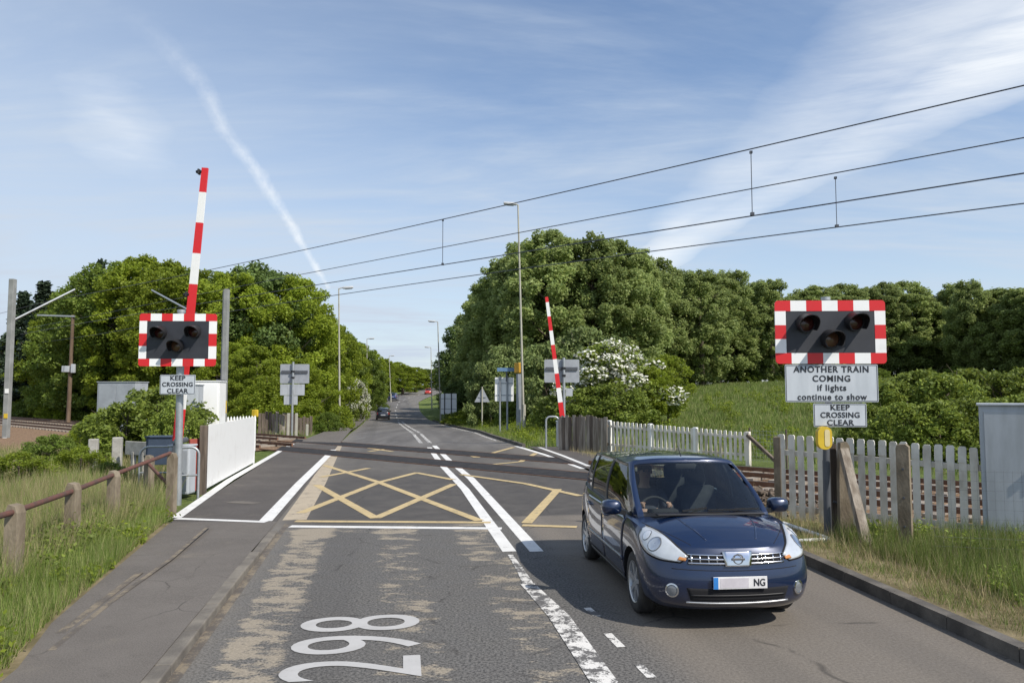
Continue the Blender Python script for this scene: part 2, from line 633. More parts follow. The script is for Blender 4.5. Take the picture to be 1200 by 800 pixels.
def road_mat():
    m = bpy.data.materials.new('worn_asphalt')
    m.use_nodes = True
    nt = NT(m.node_tree)
    b = m.node_tree.nodes['Principled BSDF']
    b.inputs['Specular IOR Level'].default_value = 0.25
    obj = nt.n.new('ShaderNodeTexCoord').outputs['Object']
    rel = nt.vec('SUBTRACT', obj, tuple(C0))
    s = nt.vec('DOT_PRODUCT', rel, tuple(RN))
    t = nt.vec('DOT_PRODUCT', rel, tuple(RT))
    fine = nt.noise(obj, 95, 3, 0.7)
    grit = nt.noise(obj, 38, 4, 0.75)
    mid = nt.noise(obj, 2.2, 5, 0.6)
    big = nt.noise(nt.mapping(obj, rot=(0, 0, R(9.65)), scale=(1.0, 0.12, 1)), 0.9, 4, 0.55)
    near = nt.ramp(t, 2.55, 2.85, 1.0, 0.0)                    # old surfacing before the stop line
    rightl = nt.math('MULTIPLY', nt.ramp(s, 0.15, 0.7), nt.ramp(t, 3.0, 3.2, 1, 0))
    col = nt.mix(nt.ramp(mid, .3, .7), (0.066, 0.060, 0.055), (0.090, 0.083, 0.076))
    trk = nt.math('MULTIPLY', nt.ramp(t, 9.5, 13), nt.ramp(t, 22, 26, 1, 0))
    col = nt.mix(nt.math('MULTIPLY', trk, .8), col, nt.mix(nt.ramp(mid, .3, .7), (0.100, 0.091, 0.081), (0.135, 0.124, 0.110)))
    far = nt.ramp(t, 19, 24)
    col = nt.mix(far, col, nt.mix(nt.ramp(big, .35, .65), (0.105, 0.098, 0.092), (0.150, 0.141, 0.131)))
    # old chippings in the near left lane
    chip = nt.mix(nt.ramp(grit, 0.36, 0.62), (0.048, 0.046, 0.044), (0.158, 0.150, 0.138))
    col = nt.mix(near, col, chip)
    tan_r = nt.mix(nt.ramp(grit, 0.35, 0.65), (0.128, 0.112, 0.094), (0.185, 0.163, 0.137))
    col = nt.mix(rightl, col, tan_r)
    # dusty gutter and crown strips
    gut = nt.math('ADD', nt.ramp(s, -3.9, -3.05, 0.75, 0.0), nt.math('MULTIPLY', nt.ramp(s, 2.9, 3.6, 0.0, .55), nt.ramp(t, -2, 30)))
    col = nt.mix(nt.math('MULTIPLY', gut, nt.ramp(mid, .2, .75, .5, 1.0)), col, (0.190, 0.172, 0.146))
    # broken pale surfacing in bands along the lane (where the top course has gone)
    # patches: about half a metre, broken across the lane
    pn = nt.noise(nt.mapping(obj, rot=(0, 0, R(9.65)), scale=(1.0, 2.1, 1)), 1.7, 7, 0.74, 0.25)

    def bandm(c, w, amp):
        a = nt.math('ABSOLUTE', nt.math('SUBTRACT', s, c))
        return nt.math('MULTIPLY', nt.ramp(a, w * .4, w, 1.0, 0.0), amp)
    bands = nt.math('ADD', bandm(-3.08, 0.46, 0.225), nt.math('ADD', bandm(-1.72, 0.48, 0.165), bandm(-0.50, 0.52, 0.175)))
    pm = nt.math('ADD', pn, bands)
    pm = nt.math('ADD', pm, nt.math('MULTIPLY', nt.math('SUBTRACT', grit, .5), 0.22))
    cross = nt.math('MULTIPLY', nt.ramp(nt.math('ABSOLUTE', nt.math('SUBTRACT', t, 2.0)), 0.25, 0.6, 0.16, 0.0), nt.ramp(s, -3.4, -.3, 1, 0.2))
    pm = nt.math('ADD', pm, cross)
    patch = nt.math('MULTIPLY', nt.ramp(pm, 0.675, 0.765), nt.math('MULTIPLY', nt.ramp(t, 2.35, 2.5, 1, 0), nt.ramp(s, 0.1, 0.4, 1, 0)))
    col = nt.mix(nt.math('MULTIPLY', patch, 0.74), col, nt.mix(nt.ramp(grit, .3, .7), (0.27, 0.23, 0.172), (0.37, 0.315, 0.235)))
    # tarry repair strip, tyre polish
    tyre = nt.math('ADD', bandm(-2.55, .35, .35), nt.math('ADD', bandm(1.15, .35, .3), bandm(2.6, .35, .3)))
    col = nt.mix(nt.math('MULTIPLY', tyre, nt.ramp(big, .3, .7, .3, .9)), col, (0.058, 0.054, 0.052))
    spk = nt.ramp(fine, 0.66, 0.74)
    col = nt.mix(nt.math('MULTIPLY', spk, nt.math('MULTIPLY', near, 0.7)), col, (0.30, 0.285, 0.26))
    # cracks
    vor = nt.n.new('ShaderNodeTexVoronoi')
    vor.feature = 'DISTANCE_TO_EDGE'
    vor.inputs['Scale'].default_value = 0.55
    wv = nt.n.new('ShaderNodeMix')
    wv.data_type = 'VECTOR'
    wv.inputs[0].default_value = 0.16
    nz = nt.n.new('ShaderNodeTexNoise')
    nz.inputs['Scale'].default_value = 2.0
    nt.l.new(obj, nz.inputs['Vector'])
    nt.l.new(obj, wv.inputs[4])
    nt.l.new(nz.outputs['Color'], wv.inputs[5])
    nt.l.new(wv.outputs[1], vor.inputs['Vector'])
    crk = nt.math('MULTIPLY', nt.ramp(vor.outputs['Distance'], 0.0, 0.012, 1, 0), nt.ramp(mid, .45, .6, 0, .6))
    col = nt.mix(crk, col, (0.035, 0.032, 0.03))
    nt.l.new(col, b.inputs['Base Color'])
    nt.l.new(nt.ramp(mid, .3, .7, .72, .92), b.inputs['Roughness'])
    bn = nt.n.new('ShaderNodeBump')
    bn.inputs['Strength'].default_value = 0.5
    bn.inputs['Distance'].default_value = 0.006
    nt.l.new(nt.math('ADD', grit, nt.math('MULTIPLY', fine, .6)), bn.inputs['Height'])
    nt.l.new(bn.outputs[0], b.inputs['Normal'])
    return m


def asphalt(name, c1, c2, crack=.6):
    m = bpy.data.materials.new(name)
    m.use_nodes = True
    nt = NT(m.node_tree)
    b = m.node_tree.nodes['Principled BSDF']
    b.inputs['Roughness'].default_value = .88
    b.inputs['Specular IOR Level'].default_value = .2
    obj = nt.n.new('ShaderNodeTexCoord').outputs['Object']
    big = nt.noise(obj, .8, 5, .65)
    mid = nt.noise(obj, 4.5, 5, .65)
    grit = nt.noise(obj, 70, 3, .75)
    col = nt.mix(nt.ramp(big, .3, .7), c1, c2)
    col = nt.mix(nt.ramp(mid, .55, .75, 0, .5), col, tuple(x * .68 for x in c1))
    col = nt.mix(nt.ramp(grit, .35, .68, 0, .55), col, tuple(x * 1.5 for x in c2))
    col = nt.mix(nt.ramp(grit, .25, .42, .5, 0), col, tuple(x * .5 for x in c1))
    dust = nt.ramp(nt.noise(nt.mapping(obj, loc=(4, 9, 0)), 1.6, 6, .7), .55, .8, 0, .5)
    col = nt.mix(dust, col, (.215, .185, .14))
    vor = nt.n.new('ShaderNodeTexVoronoi')
    vor.feature = 'DISTANCE_TO_EDGE'
    vor.inputs['Scale'].default_value = .8
    nz = nt.n.new('ShaderNodeTexNoise')
    nz.inputs['Scale'].default_value = 2.6
    nz.inputs['Detail'].default_value = 5
    nt.l.new(obj, nz.inputs['Vector'])
    wv = nt.n.new('ShaderNodeMix')
    wv.data_type = 'VECTOR'
    wv.inputs[0].default_value = .2
    nt.l.new(obj, wv.inputs[4])
    nt.l.new(nz.outputs['Color'], wv.inputs[5])
    nt.l.new(wv.outputs[1], vor.inputs['Vector'])
    crk = nt.math('MULTIPLY', nt.ramp(vor.outputs['Distance'], 0.0, .010, 1, 0), nt.ramp(big, .48, .62, 0, crack))
    col = nt.mix(crk, col, (.035, .031, .027))
    nt.l.new(col, b.inputs['Base Color'])
    bn = nt.n.new('ShaderNodeBump')
    bn.inputs['Strength'].default_value = .5
    bn.inputs['Distance'].default_value = .005
    nt.l.new(grit, bn.inputs['Height'])
    nt.l.new(bn.outputs[0], b.inputs['Normal'])
    return m


def paint_mat(name, col, under, wear=0.42, scale=7.0, soft=.07):
    """road paint with real wear: the road shows where it has gone"""
    m = bpy.data.materials.new(name)
    m.use_nodes = True
    nt = NT(m.node_tree)
    b = m.node_tree.nodes['Principled BSDF']
    b.inputs['Roughness'].default_value = 0.7
    b.inputs['Specular IOR Level'].default_value = 0.3
    obj = nt.n.new('ShaderNodeTexCoord').outputs['Object']
    n = nt.math('ADD', nt.math('MULTIPLY', nt.noise(obj, scale, 6, 0.7), .7), nt.math('MULTIPLY', nt.noise(obj, 60, 3, .7), .3))
    f = nt.ramp(n, wear - soft, wear + soft)
    dirt = nt.ramp(nt.noise(obj, 2.5, 5, .6), .3, .75, .0, .35)
    c = nt.mix(dirt, col, tuple(x * .62 for x in col))
    nt.l.new(nt.mix(f, under, c), b.inputs['Base Color'])
    return m


M_ground = grass_ground_mat()
M_road = road_mat()
M_white = paint_mat('white_road_paint', (0.68, 0.67, 0.64), (0.12, 0.11, 0.10), 0.385)
M_whitew = paint_mat('worn_white_road_paint', (0.66, 0.64, 0.60), (0.11, 0.105, 0.10), 0.50, 5.0, .035)
M_yellow = paint_mat('faded_yellow_road_paint', (0.50, 0.385, 0.20), (0.10, 0.092, 0.085), 0.40, 6.0, .09)
M_cream = paint_mat('faded_cream_road_paint', (0.42, 0.35, 0.255), (0.11, 0.10, 0.09), 0.42, 5.0, .08)
M_pave = asphalt('footway_asphalt', (0.096, 0.086, 0.076), (0.128, 0.115, 0.102))
M_pave2 = asphalt('crossing_asphalt', (0.062, 0.056, 0.052), (0.090, 0.081, 0.074), .4)
M_seam = paint_mat('dusty_seam', (0.225, 0.185, 0.13), (0.100, 0.086, 0.072), .52, 3.5, .06)
M_number = paint_mat('greyed_white_paint', (0.44, 0.43, 0.415), (0.20, 0.19, 0.175), 0.34, 9.0, .12)
M_kerb = mat('kerb_concrete', (0.12, 0.108, 0.094), .9, col2=(0.20, 0.18, 0.15), scale=2.5, bump=.4, bscale=30, spec=.2)
M_kerbd = mat('dark_kerb_concrete', (0.085, 0.078, 0.07), .9, col2=(0.16, 0.145, 0.125), scale=2.5, bump=.4, bscale=30, spec=.2)
M_earth = mat('bare_earth', (0.135, 0.105, 0.068), .95, col2=(0.25, 0.20, 0.13), scale=2.2, bump=.8, bscale=14, spec=.1)
M_verge = mat('rough_verge', (0.125, 0.105, 0.055), .95, col2=(0.235, 0.19, 0.115), scale=2.2, bump=.9, bscale=14, spec=.1)
M_ballast = mat('railway_ballast', (0.15, 0.098, 0.062), .95, col2=(0.29, 0.195, 0.125), scale=9, bump=1.0, bscale=22, spec=.1)
M_deck = mat('crossing_deck', (0.026, 0.025, 0.026), .85, col2=(0.042, 0.040, 0.040), scale=2.5, bump=.3, bscale=40, spec=.2)
M_rust = mat('rusty_rail_steel', (0.12, 0.062, 0.036), .8, col2=(0.20, 0.10, 0.055), scale=5, metal=.2)
M_railtop = mat('polished_rail_head', (0.42, 0.40, 0.38), .3, metal=1.0)
M_sleeper = mat('sleeper_concrete', (0.20, 0.17, 0.14), .9, col2=(0.30, 0.26, 0.21), scale=4)

# ---- ground: one sheet to the horizon
xs = axis(-1800, 1800, -60, 60, 1.5)
ys = axis(-200, 2600, -12, 150, 1.5)
XX, YY = np.meshgrid(xs, ys)
ZZ = gh(XX, YY)
rng0 = np.random.default_rng(3)
nx, ny = len(xs), len(ys)
vv = np.stack([XX, YY, ZZ], -1).reshape(-1, 3)
ii = (np.arange(ny - 1)[:, None] * nx + np.arange(nx - 1)[None, :]).reshape(-1)
ff = np.stack([ii, ii + 1, ii + nx + 1, ii + nx], -1)


def np_mesh(name, v, f, mats, smooth=False, mi=None):
    me = bpy.data.meshes.new(name)
    v = np.ascontiguousarray(v, np.float32)
    f = np.ascontiguousarray(f, np.int32)
    k = f.shape[1]
    me.vertices.add(len(v))
    me.vertices.foreach_set('co', v.ravel())
    me.loops.add(f.size)
    me.loops.foreach_set('vertex_index', f.ravel())
    me.polygons.add(len(f))
    me.polygons.foreach_set('loop_start', np.arange(0, f.size, k, dtype=np.int32))
    for m in (mats if isinstance(mats, (list, tuple)) else [mats]):
        me.materials.append(m)
    if mi is not None:
        me.polygons.foreach_set('material_index', np.asarray(mi, np.int32))
    if smooth:
        me.polygons.foreach_set('use_smooth', np.ones(len(f), bool))
    me.update(calc_edges=True)
    me.validate()
    return me


tag(link('ground', np_mesh('ground', vv, ff, M_ground, True)), kind='structure')

# ---- carriageway
LEFT_S, RIGHT_S = -3.80, 3.95


def right_s(t):
    return float(np.interp(t, [-25, -5.3, -1.5, 6, 11.7, 17.1, 22.5, 30, 300], [3.2, 3.30, 3.56, 3.9, 4.08, 4.08, 3.95, 3.75, 3.7]))


def left_s(t):
    return float(np.interp(t, [-25, -4, 3, 21, 34, 300], [-3.66, -3.70, -3.85, -3.92, -3.75, -3.7]))


ts = list(np.arange(-25, 34, 1.0)) + list(np.arange(34, 300, 3.0))
b = MB()
rows = []
for t in ts:
    d, z = float(drift(t)), float(prof(t))
    rows.append([RD(left_s(t) + d, t, z), RD(d, t, z + .0), RD(right_s(t) + d, t, z)])
P = [p for r in rows for p in r]
b.add(P, [(i * 3 + k, i * 3 + k + 1, i * 3 + k + 4, i * 3 + k + 3) for i in range(len(ts) - 1) for k in (0, 1)])
tag(b.build('road', M_road), kind='structure')


def strip(name, line, w, m, z=0.004, kind='structure'):
    """painted strip of width w (or list of widths) along world points"""
    pts = [Vector(p) for p in line]
    b = MB()
    Ls = []
    for i, p in enumerate(pts):
        d = (pts[min(i + 1, len(pts) - 1)] - pts[max(i - 1, 0)])
        d.z = 0
        d.normalize()
        nrm = Vector((d.y, -d.x, 0))
        ww = w[i] if isinstance(w, (list, tuple)) else w
        up = Vector((0, 0, z))
        Ls += [p - nrm * ww / 2 + up, p + nrm * ww / 2 + up]
    b.add(Ls, [(i * 2, i * 2 + 1, i * 2 + 3, i * 2 + 2) for i in range(len(pts) - 1)])
    o = b.build(name, m)
    return tag(o, kind=kind)


def px(*uv, z=0.0):
    return [G(u, v, z) for u, v in uv]


# double white line over the crossing, then the broken centre line beyond
strip('double_white_line', px((597, 646), (545, 573), (518, 545), (503, 524)), 0.20, M_white)
strip('double_white_line', px((629, 646), (552, 560.5), (527, 540), (509, 522)), 0.20, M_white)
strip('double_white_line', [RD(-.16 + float(drift(t)), t, float(prof(t))) for t in np.arange(25, 75, 2.0)], 0.17, M_whitew)
strip('double_white_line', [RD(.26 + float(drift(t)), t, float(prof(t))) for t in np.arange(25, 75, 2.0)], 0.17, M_whitew)
for a in np.arange(80, 210, 9.0):
    strip('centre_line', [RD(float(drift(t)), t, float(prof(t))) for t in (a, a + 2, a + 4)], 0.15, M_whitew)
strip('centre_line', px((598, 650), (610, 668), (620, 686)), [.07, .10, .14], M_whitew, z=.0061)
strip('centre_line', px((618, 684), (655, 722), (705, 795), (760, 880)), [.17, .22, .22, .22], M_whitew, z=.0068)
strip('centre_line', px((688, 712), (700, 722)), .08, M_whitew)
strip('centre_line', px((712, 742), (728, 758)), .08, M_whitew)
strip('centre_line', px((748, 778), (764, 794)), .08, M_whitew)
# stop line and yellow box in the near lane
strip('stop_line', px((340, 616.5), (588, 619)), 0.20, M_white, z=.0036)
YB = [((346, 610.5), (575, 612)), ((352, 601), (444, 565)), ((444, 565), (489, 553.5)), ((371, 568), (440, 607)),
      ((440, 607), (532, 567)), ((380, 545), (444, 565)), ((444, 565), (562, 610)), ((376, 559), (432, 548.5)),
      ((489, 554), (531, 562)), ((612, 615.5), (676, 617.5)), ((617, 613), (654, 573)), ((617, 567), (680, 581)),
      ((432, 529), (460, 525)), ((432, 525), (460, 529)), ((558, 536), (602, 524)), ((610, 541), (628, 531)),
      ((655, 559), (668, 552)), ((664, 557), (684, 559)), ((540, 556), (617, 567)), ((570, 545), (610, 541)), ((545, 531), (558, 536)),
      ((395, 535), (420, 531))]
for a, c in YB:
    strip('yellow_box_line', px(a, c), 0.19, M_yellow, z=0.0045 + 0.0004 * YB.index((a, c)))
# wide pale edge strip of the carriageway and white footway lines
strip('cream_edge_strip', px((345, 609), (372, 566), (396, 522)), [.42, .42, .36], M_cream, z=.003)
strip('edge_line', px((605, 522.5), (640, 533), (684, 549)), .22, M_white, z=.0035)
strip('edge_line', [RD(right_s(t) - .28 + float(drift(t)), t, float(prof(t))) for t in np.arange(26, 62, 2.0)], .12, M_whitew)

# ---- footway on the left
po = [RD(-4.55, -20), RD(-4.70, -8)] + px((20, 795), (60, 740), (115, 690), (200, 612), (343, 520), (405, 497))
po += [RD(-5.6 + float(drift(t)), t, float(prof(t))) for t in (48, 60, 80, 110, 150, 200)]
pi_ = [RD(-3.78, -20), RD(-3.78, -8), RD(-3.78, -4.2), RD(-3.78, -2.9), RD(-3.78, -1.3), RD(-3.80, 3.2), RD(-3.86, 24), RD(-3.80, 37)]
pi_ += [RD(-3.85 + float(drift(t)), t, float(prof(t))) for t in (48, 60, 80, 110, 150, 200)]
lift = [.085, .085, .085, .085, .075, .008, .008, .07, .07, .07, .07, .07, .07, .07]
b = MB()
for i in range(len(po) - 1):
    a0, a1, c0, c1 = po[i].copy(), po[i + 1].copy(), pi_[i].copy(), pi_[i + 1].copy()
    for p, l in ((a0, lift[i]), (a1, lift[i + 1]), (c0, lift[i]), (c1, lift[i + 1])):
        p.z += l
    b.cur = 1 if i in (5,) else 0
    b.add([a0, a1, c1, c0], [(0, 1, 2, 3)])
tag(b.build('footway', [M_pave, M_pave2]), kind='structure')
# dropped kerb stones between footway and carriageway, the joint filled with grit
b = MB()
kl = [RD(-3.72, t) for t in np.arange(-20, 2.6, .92)]
for i in range(len(kl) - 1):
    f = 1 - smoothstep((i * .92 - 20 + 22.2 - 21.0) / 1.6)
    hgt = .035 + .045 * float(f)
    c = (kl[i] + kl[i + 1]) / 2
    b.box((c.x, c.y, hgt / 2 - .02), (.14, .91, hgt + .04), Matrix.Rotation(R(9.65), 3, 'Z'), bevel=.012)
tag(b.build('kerb', M_kerb), kind='structure')
strip('gutter_grit', [RD(-3.60, t) for t in np.arange(-20, 3.1, 1.0)], .09, M_seam, z=.003)
strip('footway_seam', px((60, 762), (130, 705), (200, 655), (246, 615), z=.08), .06, M_seam, z=.006)
strip('footway_seam', px((70, 742), (120, 704), (165, 670), z=.08), .08, M_seam, z=.006)
# white lines of the footway over the crossing
strip('footway_line', px((206, 607), (270, 562), (343, 520)), .20, M_white, z=.013)
strip('footway_line', px((311, 611), (352, 566), (391, 527)), .23, M_white, z=.0135)
strip('footway_line', px((206, 608), (312, 612)), .17, M_white, z=.0142)
strip('footway_patch', px((270, 588), (302, 590)), .28, M_kerb, z=.0125)

# ---- right kerb and verges
M_kerbr = M_kerbd
b = MB()
tt = list(np.arange(-20, 7.6, .92))
for i in range(len(tt) - 1):
    a, c = RD(right_s(tt[i]) + .07, tt[i]), RD(right_s(tt[i + 1]) + .07, tt[i + 1])
    b.bar((a.x, a.y, .035), ((a.x * .01 + c.x * .99), (a.y * .01 + c.y * .99), .035), .14, .19)
tt = list(np.arange(21.5, 78, 1.84))
for i in range(len(tt) - 1):
    z0, z1 = float(prof(tt[i])), float(prof(tt[i + 1]))
    a, c = RD(right_s(tt[i]) + .07 + float(drift(tt[i])), tt[i], z0 + .03), RD(right_s(tt[i + 1]) + .07 + float(drift(tt[i + 1])), tt[i + 1], z1 + .03)
    b.bar(a, a.lerp(c, .99), .14, .20)
tag(b.build('kerb', M_kerbr), kind='structure')


def railpt(p, q, z=0.0):
    """point p metres across and q metres along the railway"""
    v = T0 + RAILN * p + RAILD * q
    return Vector((v.x, v.y, z))


# near right verge: from the kerb to the fence
ve = [RD(right_s(t) + .14, t, .12) for t in np.arange(-20, 7.0, 1.0)]
q_in = (ve[-1] - T0).dot(RAILD)
ve += [railpt(-2.9, q_in - .4, .05), railpt(-2.9, -24, .05), railpt(-2.9, -40, .05), RD(24, -20, .12)]
sheet('verge', [ve], M_verge)
# footway corner on the far right
sheet('footway_corner', [[RD(4.12, 8.0, .03), RD(4.20, 21.5, .03), RD(5.4, 21.0, .03), RD(6.3, 10.0, .03)]], M_pave2)
strip('edge_line', px((632, 524), (660, 534), (690, 546), z=.03), .16, M_white, z=.006)

# left: earth edge under the rough grass
el = [p + Vector((0, 0, l_ - .004)) for p, l_ in zip(po[:6], lift)]
eo = [RD(-9.5, -20, .02), RD(-9.5, -8, .02), RD(-9.0, -4, .02), RD(-9, -2.5, .02), RD(-9, -1, .02), RD(-9.2, 4, .02)]
sheet('verge', [[el[i], el[i + 1], eo[i + 1], eo[i]] for i in range(5)], M_verge)

# ---- railway
for (q0, q1) in ((9.3, 110), (-60, -7.0)):
    b = MB()
    n = 40
    prof_ = [(-3.0, -.14), (-1.9, -.03), (5.3, -.03), (6.4, -.14)]
    P = []
    for k in range(n + 1):
        q = q0 + (q1 - q0) * k / n
        for pp, z in prof_:
            shift = 3.2 * (1 if q0 > 0 else -1) if False else 0
            P.append(railpt(pp, q, z))
    b.add(P, [(k * 4 + j, k * 4 + j + 1, k * 4 + j + 5, k * 4 + j + 4) for k in range(n) for j in range(3)])
    tag(b.build('ballast_bed', M_ballast), kind='structure')


sheet('ballast_shoulder', [[railpt(-10, 16, -.045), railpt(-2.6, 12, -.045), railpt(-2.6, 80, -.045), railpt(-10, 80, -.045)]], M_ballast)


def cross_q(s, p):
    """where the line s metres from the road centre meets the rail line p metres across"""
    # point = C0 + RN*s + RT*t ; solve for t with RAILN.(P-T0) = p
    base = C0 + RN * s
    t = (p - (base - T0).dot(RAILN)) / RT.dot(RAILN)
    return ((base + RT * t) - T0).dot(RAILD)


for p0 in TRACKS:
    # dark panels between the rails where the road crosses
    qa, qb = cross_q(-6.2, p0 - .72), cross_q(-6.2, p0 + .72)
    qc, qd = cross_q(5.0, p0 + .72), cross_q(5.0, p0 - .72)
    sheet('crossing_deck', [[railpt(p0 - .70, qa, .016), railpt(p0 + .70, qb, .016), railpt(p0 + .70, qc, .016), railpt(p0 - .70, qd, .016)]], M_deck)
    tk = thing('railway_track', 'near track, its two rails crossing the road ahead of the white pickets' if p0 == 0 else
               'far track crossing the road just before the weathered timber boards', 'railway track', railpt(p0, 0, 0),
               math.atan2(RAILD.y, RAILD.x))
    for sd in (-1, 1):
        rb = MB()
        for (qa_, qb_) in ((-60, cross_q(5.0, p0) - .2), (cross_q(-6.2, p0) + .2, 110)):
            rb.box(((qa_ + qb_) / 2, sd * .7525, .10), (abs(qb_ - qa_), .07, .12))
        rb.box(((cross_q(5.0, p0) + cross_q(-6.2, p0)) / 2, sd * .7525, -.005), (abs(cross_q(5, p0) - cross_q(-6.2, p0)) + .4, .065, .05))
        ro = rb.build('rail', M_rust, tk)
        hb = MB()
        for (qa_, qb_) in ((-60, cross_q(5.0, p0) - .2), (cross_q(-6.2, p0) + .2, 110)):
            hb.box(((qa_ + qb_) / 2, sd * .7525, .162), (abs(qb_ - qa_), .05, .004))
        hb.build('rail_head', M_railtop, ro)
    sb = MB()
    for k in range(-92, 170):
        q = k * .65
        if cross_q(5.0, p0) - 1.0 < q < cross_q(-6.2, p0) + 1.0:
            continue
        sb.box((q, 0, .012), (.25, 2.5, .07))
    so = sb.build('sleepers', M_sleeper, tk)
    so['kind'] = 'stuff'
# ================================================================== STREET OBJECTS
M_galv = mat('galvanised_steel', (0.42, 0.44, 0.45), .45, metal=.6, col2=(0.34, 0.36, 0.37), scale=5)
M_grey = mat('grey_painted_steel', (0.30, 0.32, 0.34), .5, col2=(0.24, 0.255, 0.27), scale=3)
M_greyd = mat('dark_grey_steel', (0.085, 0.092, 0.105), .5)
M_backg = mat('grey_sign_back', (0.33, 0.35, 0.375), .5, col2=(0.27, 0.285, 0.31), scale=2.5)
M_lightbox = mat('light_grey_cabinet', (0.42, 0.445, 0.47), .5, col2=(0.33, 0.35, 0.365), scale=2.4, stretch=(2, 2, .35))
M_whitep = mat('white_gloss_paint', (0.80, 0.80, 0.78), .4, col2=(0.70, 0.69, 0.66), scale=2.2, lo=.5, hi=.8)
M_whiter = mat('white_reflective_sheet', (0.84, 0.84, 0.83), .4, col2=(0.72, 0.72, 0.70), scale=3, lo=.5, hi=.85)
M_red = mat('red_reflective_sheet', (0.62, 0.018, 0.022), .4, col2=(0.50, 0.03, 0.03), scale=3, lo=.5, hi=.85)
M_signw = mat('white_sign_face', (0.52, 0.555, 0.59), .45, col2=(0.44, 0.475, 0.51), scale=2.4, stretch=(2, 2, .5))
M_black = mat('black_lettering', (0.022, 0.024, 0.03), .5)
M_board = mat('charcoal_backboard', (0.026, 0.028, 0.035), .55, col2=(0.034, 0.036, 0.044), scale=4)
M_hood = mat('black_hood', (0.013, 0.013, 0.015), .5)
M_lensr = mat('unlit_red_lens', (0.070, 0.018, 0.016), .18, spec=.6)
M_lensa = mat('unlit_amber_lens', (0.15, 0.075, 0.045), .18, spec=.6)
M_yel = mat('yellow_paint', (0.62, 0.43, 0.03), .45)
M_oran = mat('orange_yellow_paint', (0.60, 0.33, 0.035), .5)
M_conc = mat('weathered_concrete_post', (0.155, 0.125, 0.088), .95, col2=(0.27, 0.225, 0.165), scale=5, bump=.5, bscale=26, spec=.2, stretch=(1, 1, .5))
M_concg = mat('grey_concrete', (0.30, 0.285, 0.255), .95, col2=(0.42, 0.405, 0.37), scale=4, bump=.4, bscale=26, spec=.2)
M_timber = mat('weathered_timber', (0.16, 0.13, 0.10), .95, col2=(0.34, 0.30, 0.25), scale=3.5, bump=.6, bscale=16, stretch=(2.5, 2.5, .25))
M_timbd = mat('dark_weathered_timber', (0.075, 0.058, 0.045), .95, col2=(0.17, 0.135, 0.105), scale=3.5, bump=.6, bscale=16, stretch=(2.5, 2.5, .25))
M_pole = mat('brown_wood_pole', (0.10, 0.066, 0.042), .9, col2=(0.17, 0.12, 0.08), scale=2, stretch=(2, 2, .3))
M_picket = mat('worn_white_picket', (0.70, 0.66, 0.58), .7, col2=(0.40, 0.35, 0.275), scale=2.6, lo=.40, hi=.72, bump=.3, bscale=20, stretch=(1, 1, .5))
M_rustp = mat('rusty_red_pipe', (0.125, 0.05, 0.036), .85, col2=(0.075, 0.045, 0.035), scale=7)
M_redp = mat('faded_red_panel', (0.36, 0.07, 0.05), .7, col2=(0.26, 0.06, 0.045), scale=4)
M_navy = mat('dark_blue_grey_panel', (0.045, 0.065, 0.10), .55)
M_lamppole = mat('lamp_post_paint', (0.40, 0.385, 0.32), .55, col2=(0.33, 0.315, 0.26), scale=2)
M_lamphead = mat('lamp_head_shell', (0.60, 0.61, 0.62), .4)
M_glassd = mat('lamp_bowl', (0.42, 0.44, 0.46), .15)
M_wire = mat('overhead_wire_copper', (0.045, 0.052, 0.07), .5)
M_blue = mat('blue_sign_panel', (0.12, 0.22, 0.36), .5)
M_mast = mat('concrete_grey_mast', (0.20, 0.205, 0.195), .7, col2=(0.28, 0.285, 0.275), scale=2)
M_rubble = mat('dark_rubble', (0.085, 0.066, 0.05), .95, col2=(0.16, 0.125, 0.095), scale=7, bump=1, bscale=20)


def rrect(w, h, r, n=5):
    out = []
    for cx, cy, a0 in ((w / 2 - r, h / 2 - r, 0), (-w / 2 + r, h / 2 - r, 90), (-w / 2 + r, -h / 2 + r, 180), (w / 2 - r, -h / 2 + r, 270)):
        for k in range(n + 1):
            a = R(a0 + 90 * k / n)
            out.append((cx + r * math.cos(a), cy + r * math.sin(a)))
    return out


def plate(name, parent, cx, cz, w, h, y, m, th=.012, r=.015):
    b = MB()
    b.prism(rrect(w, h, r), (cx, y, cz), (1, 0, 0), (0, 0, 1), (0, th, 0))
    return b.build(name, m, parent)


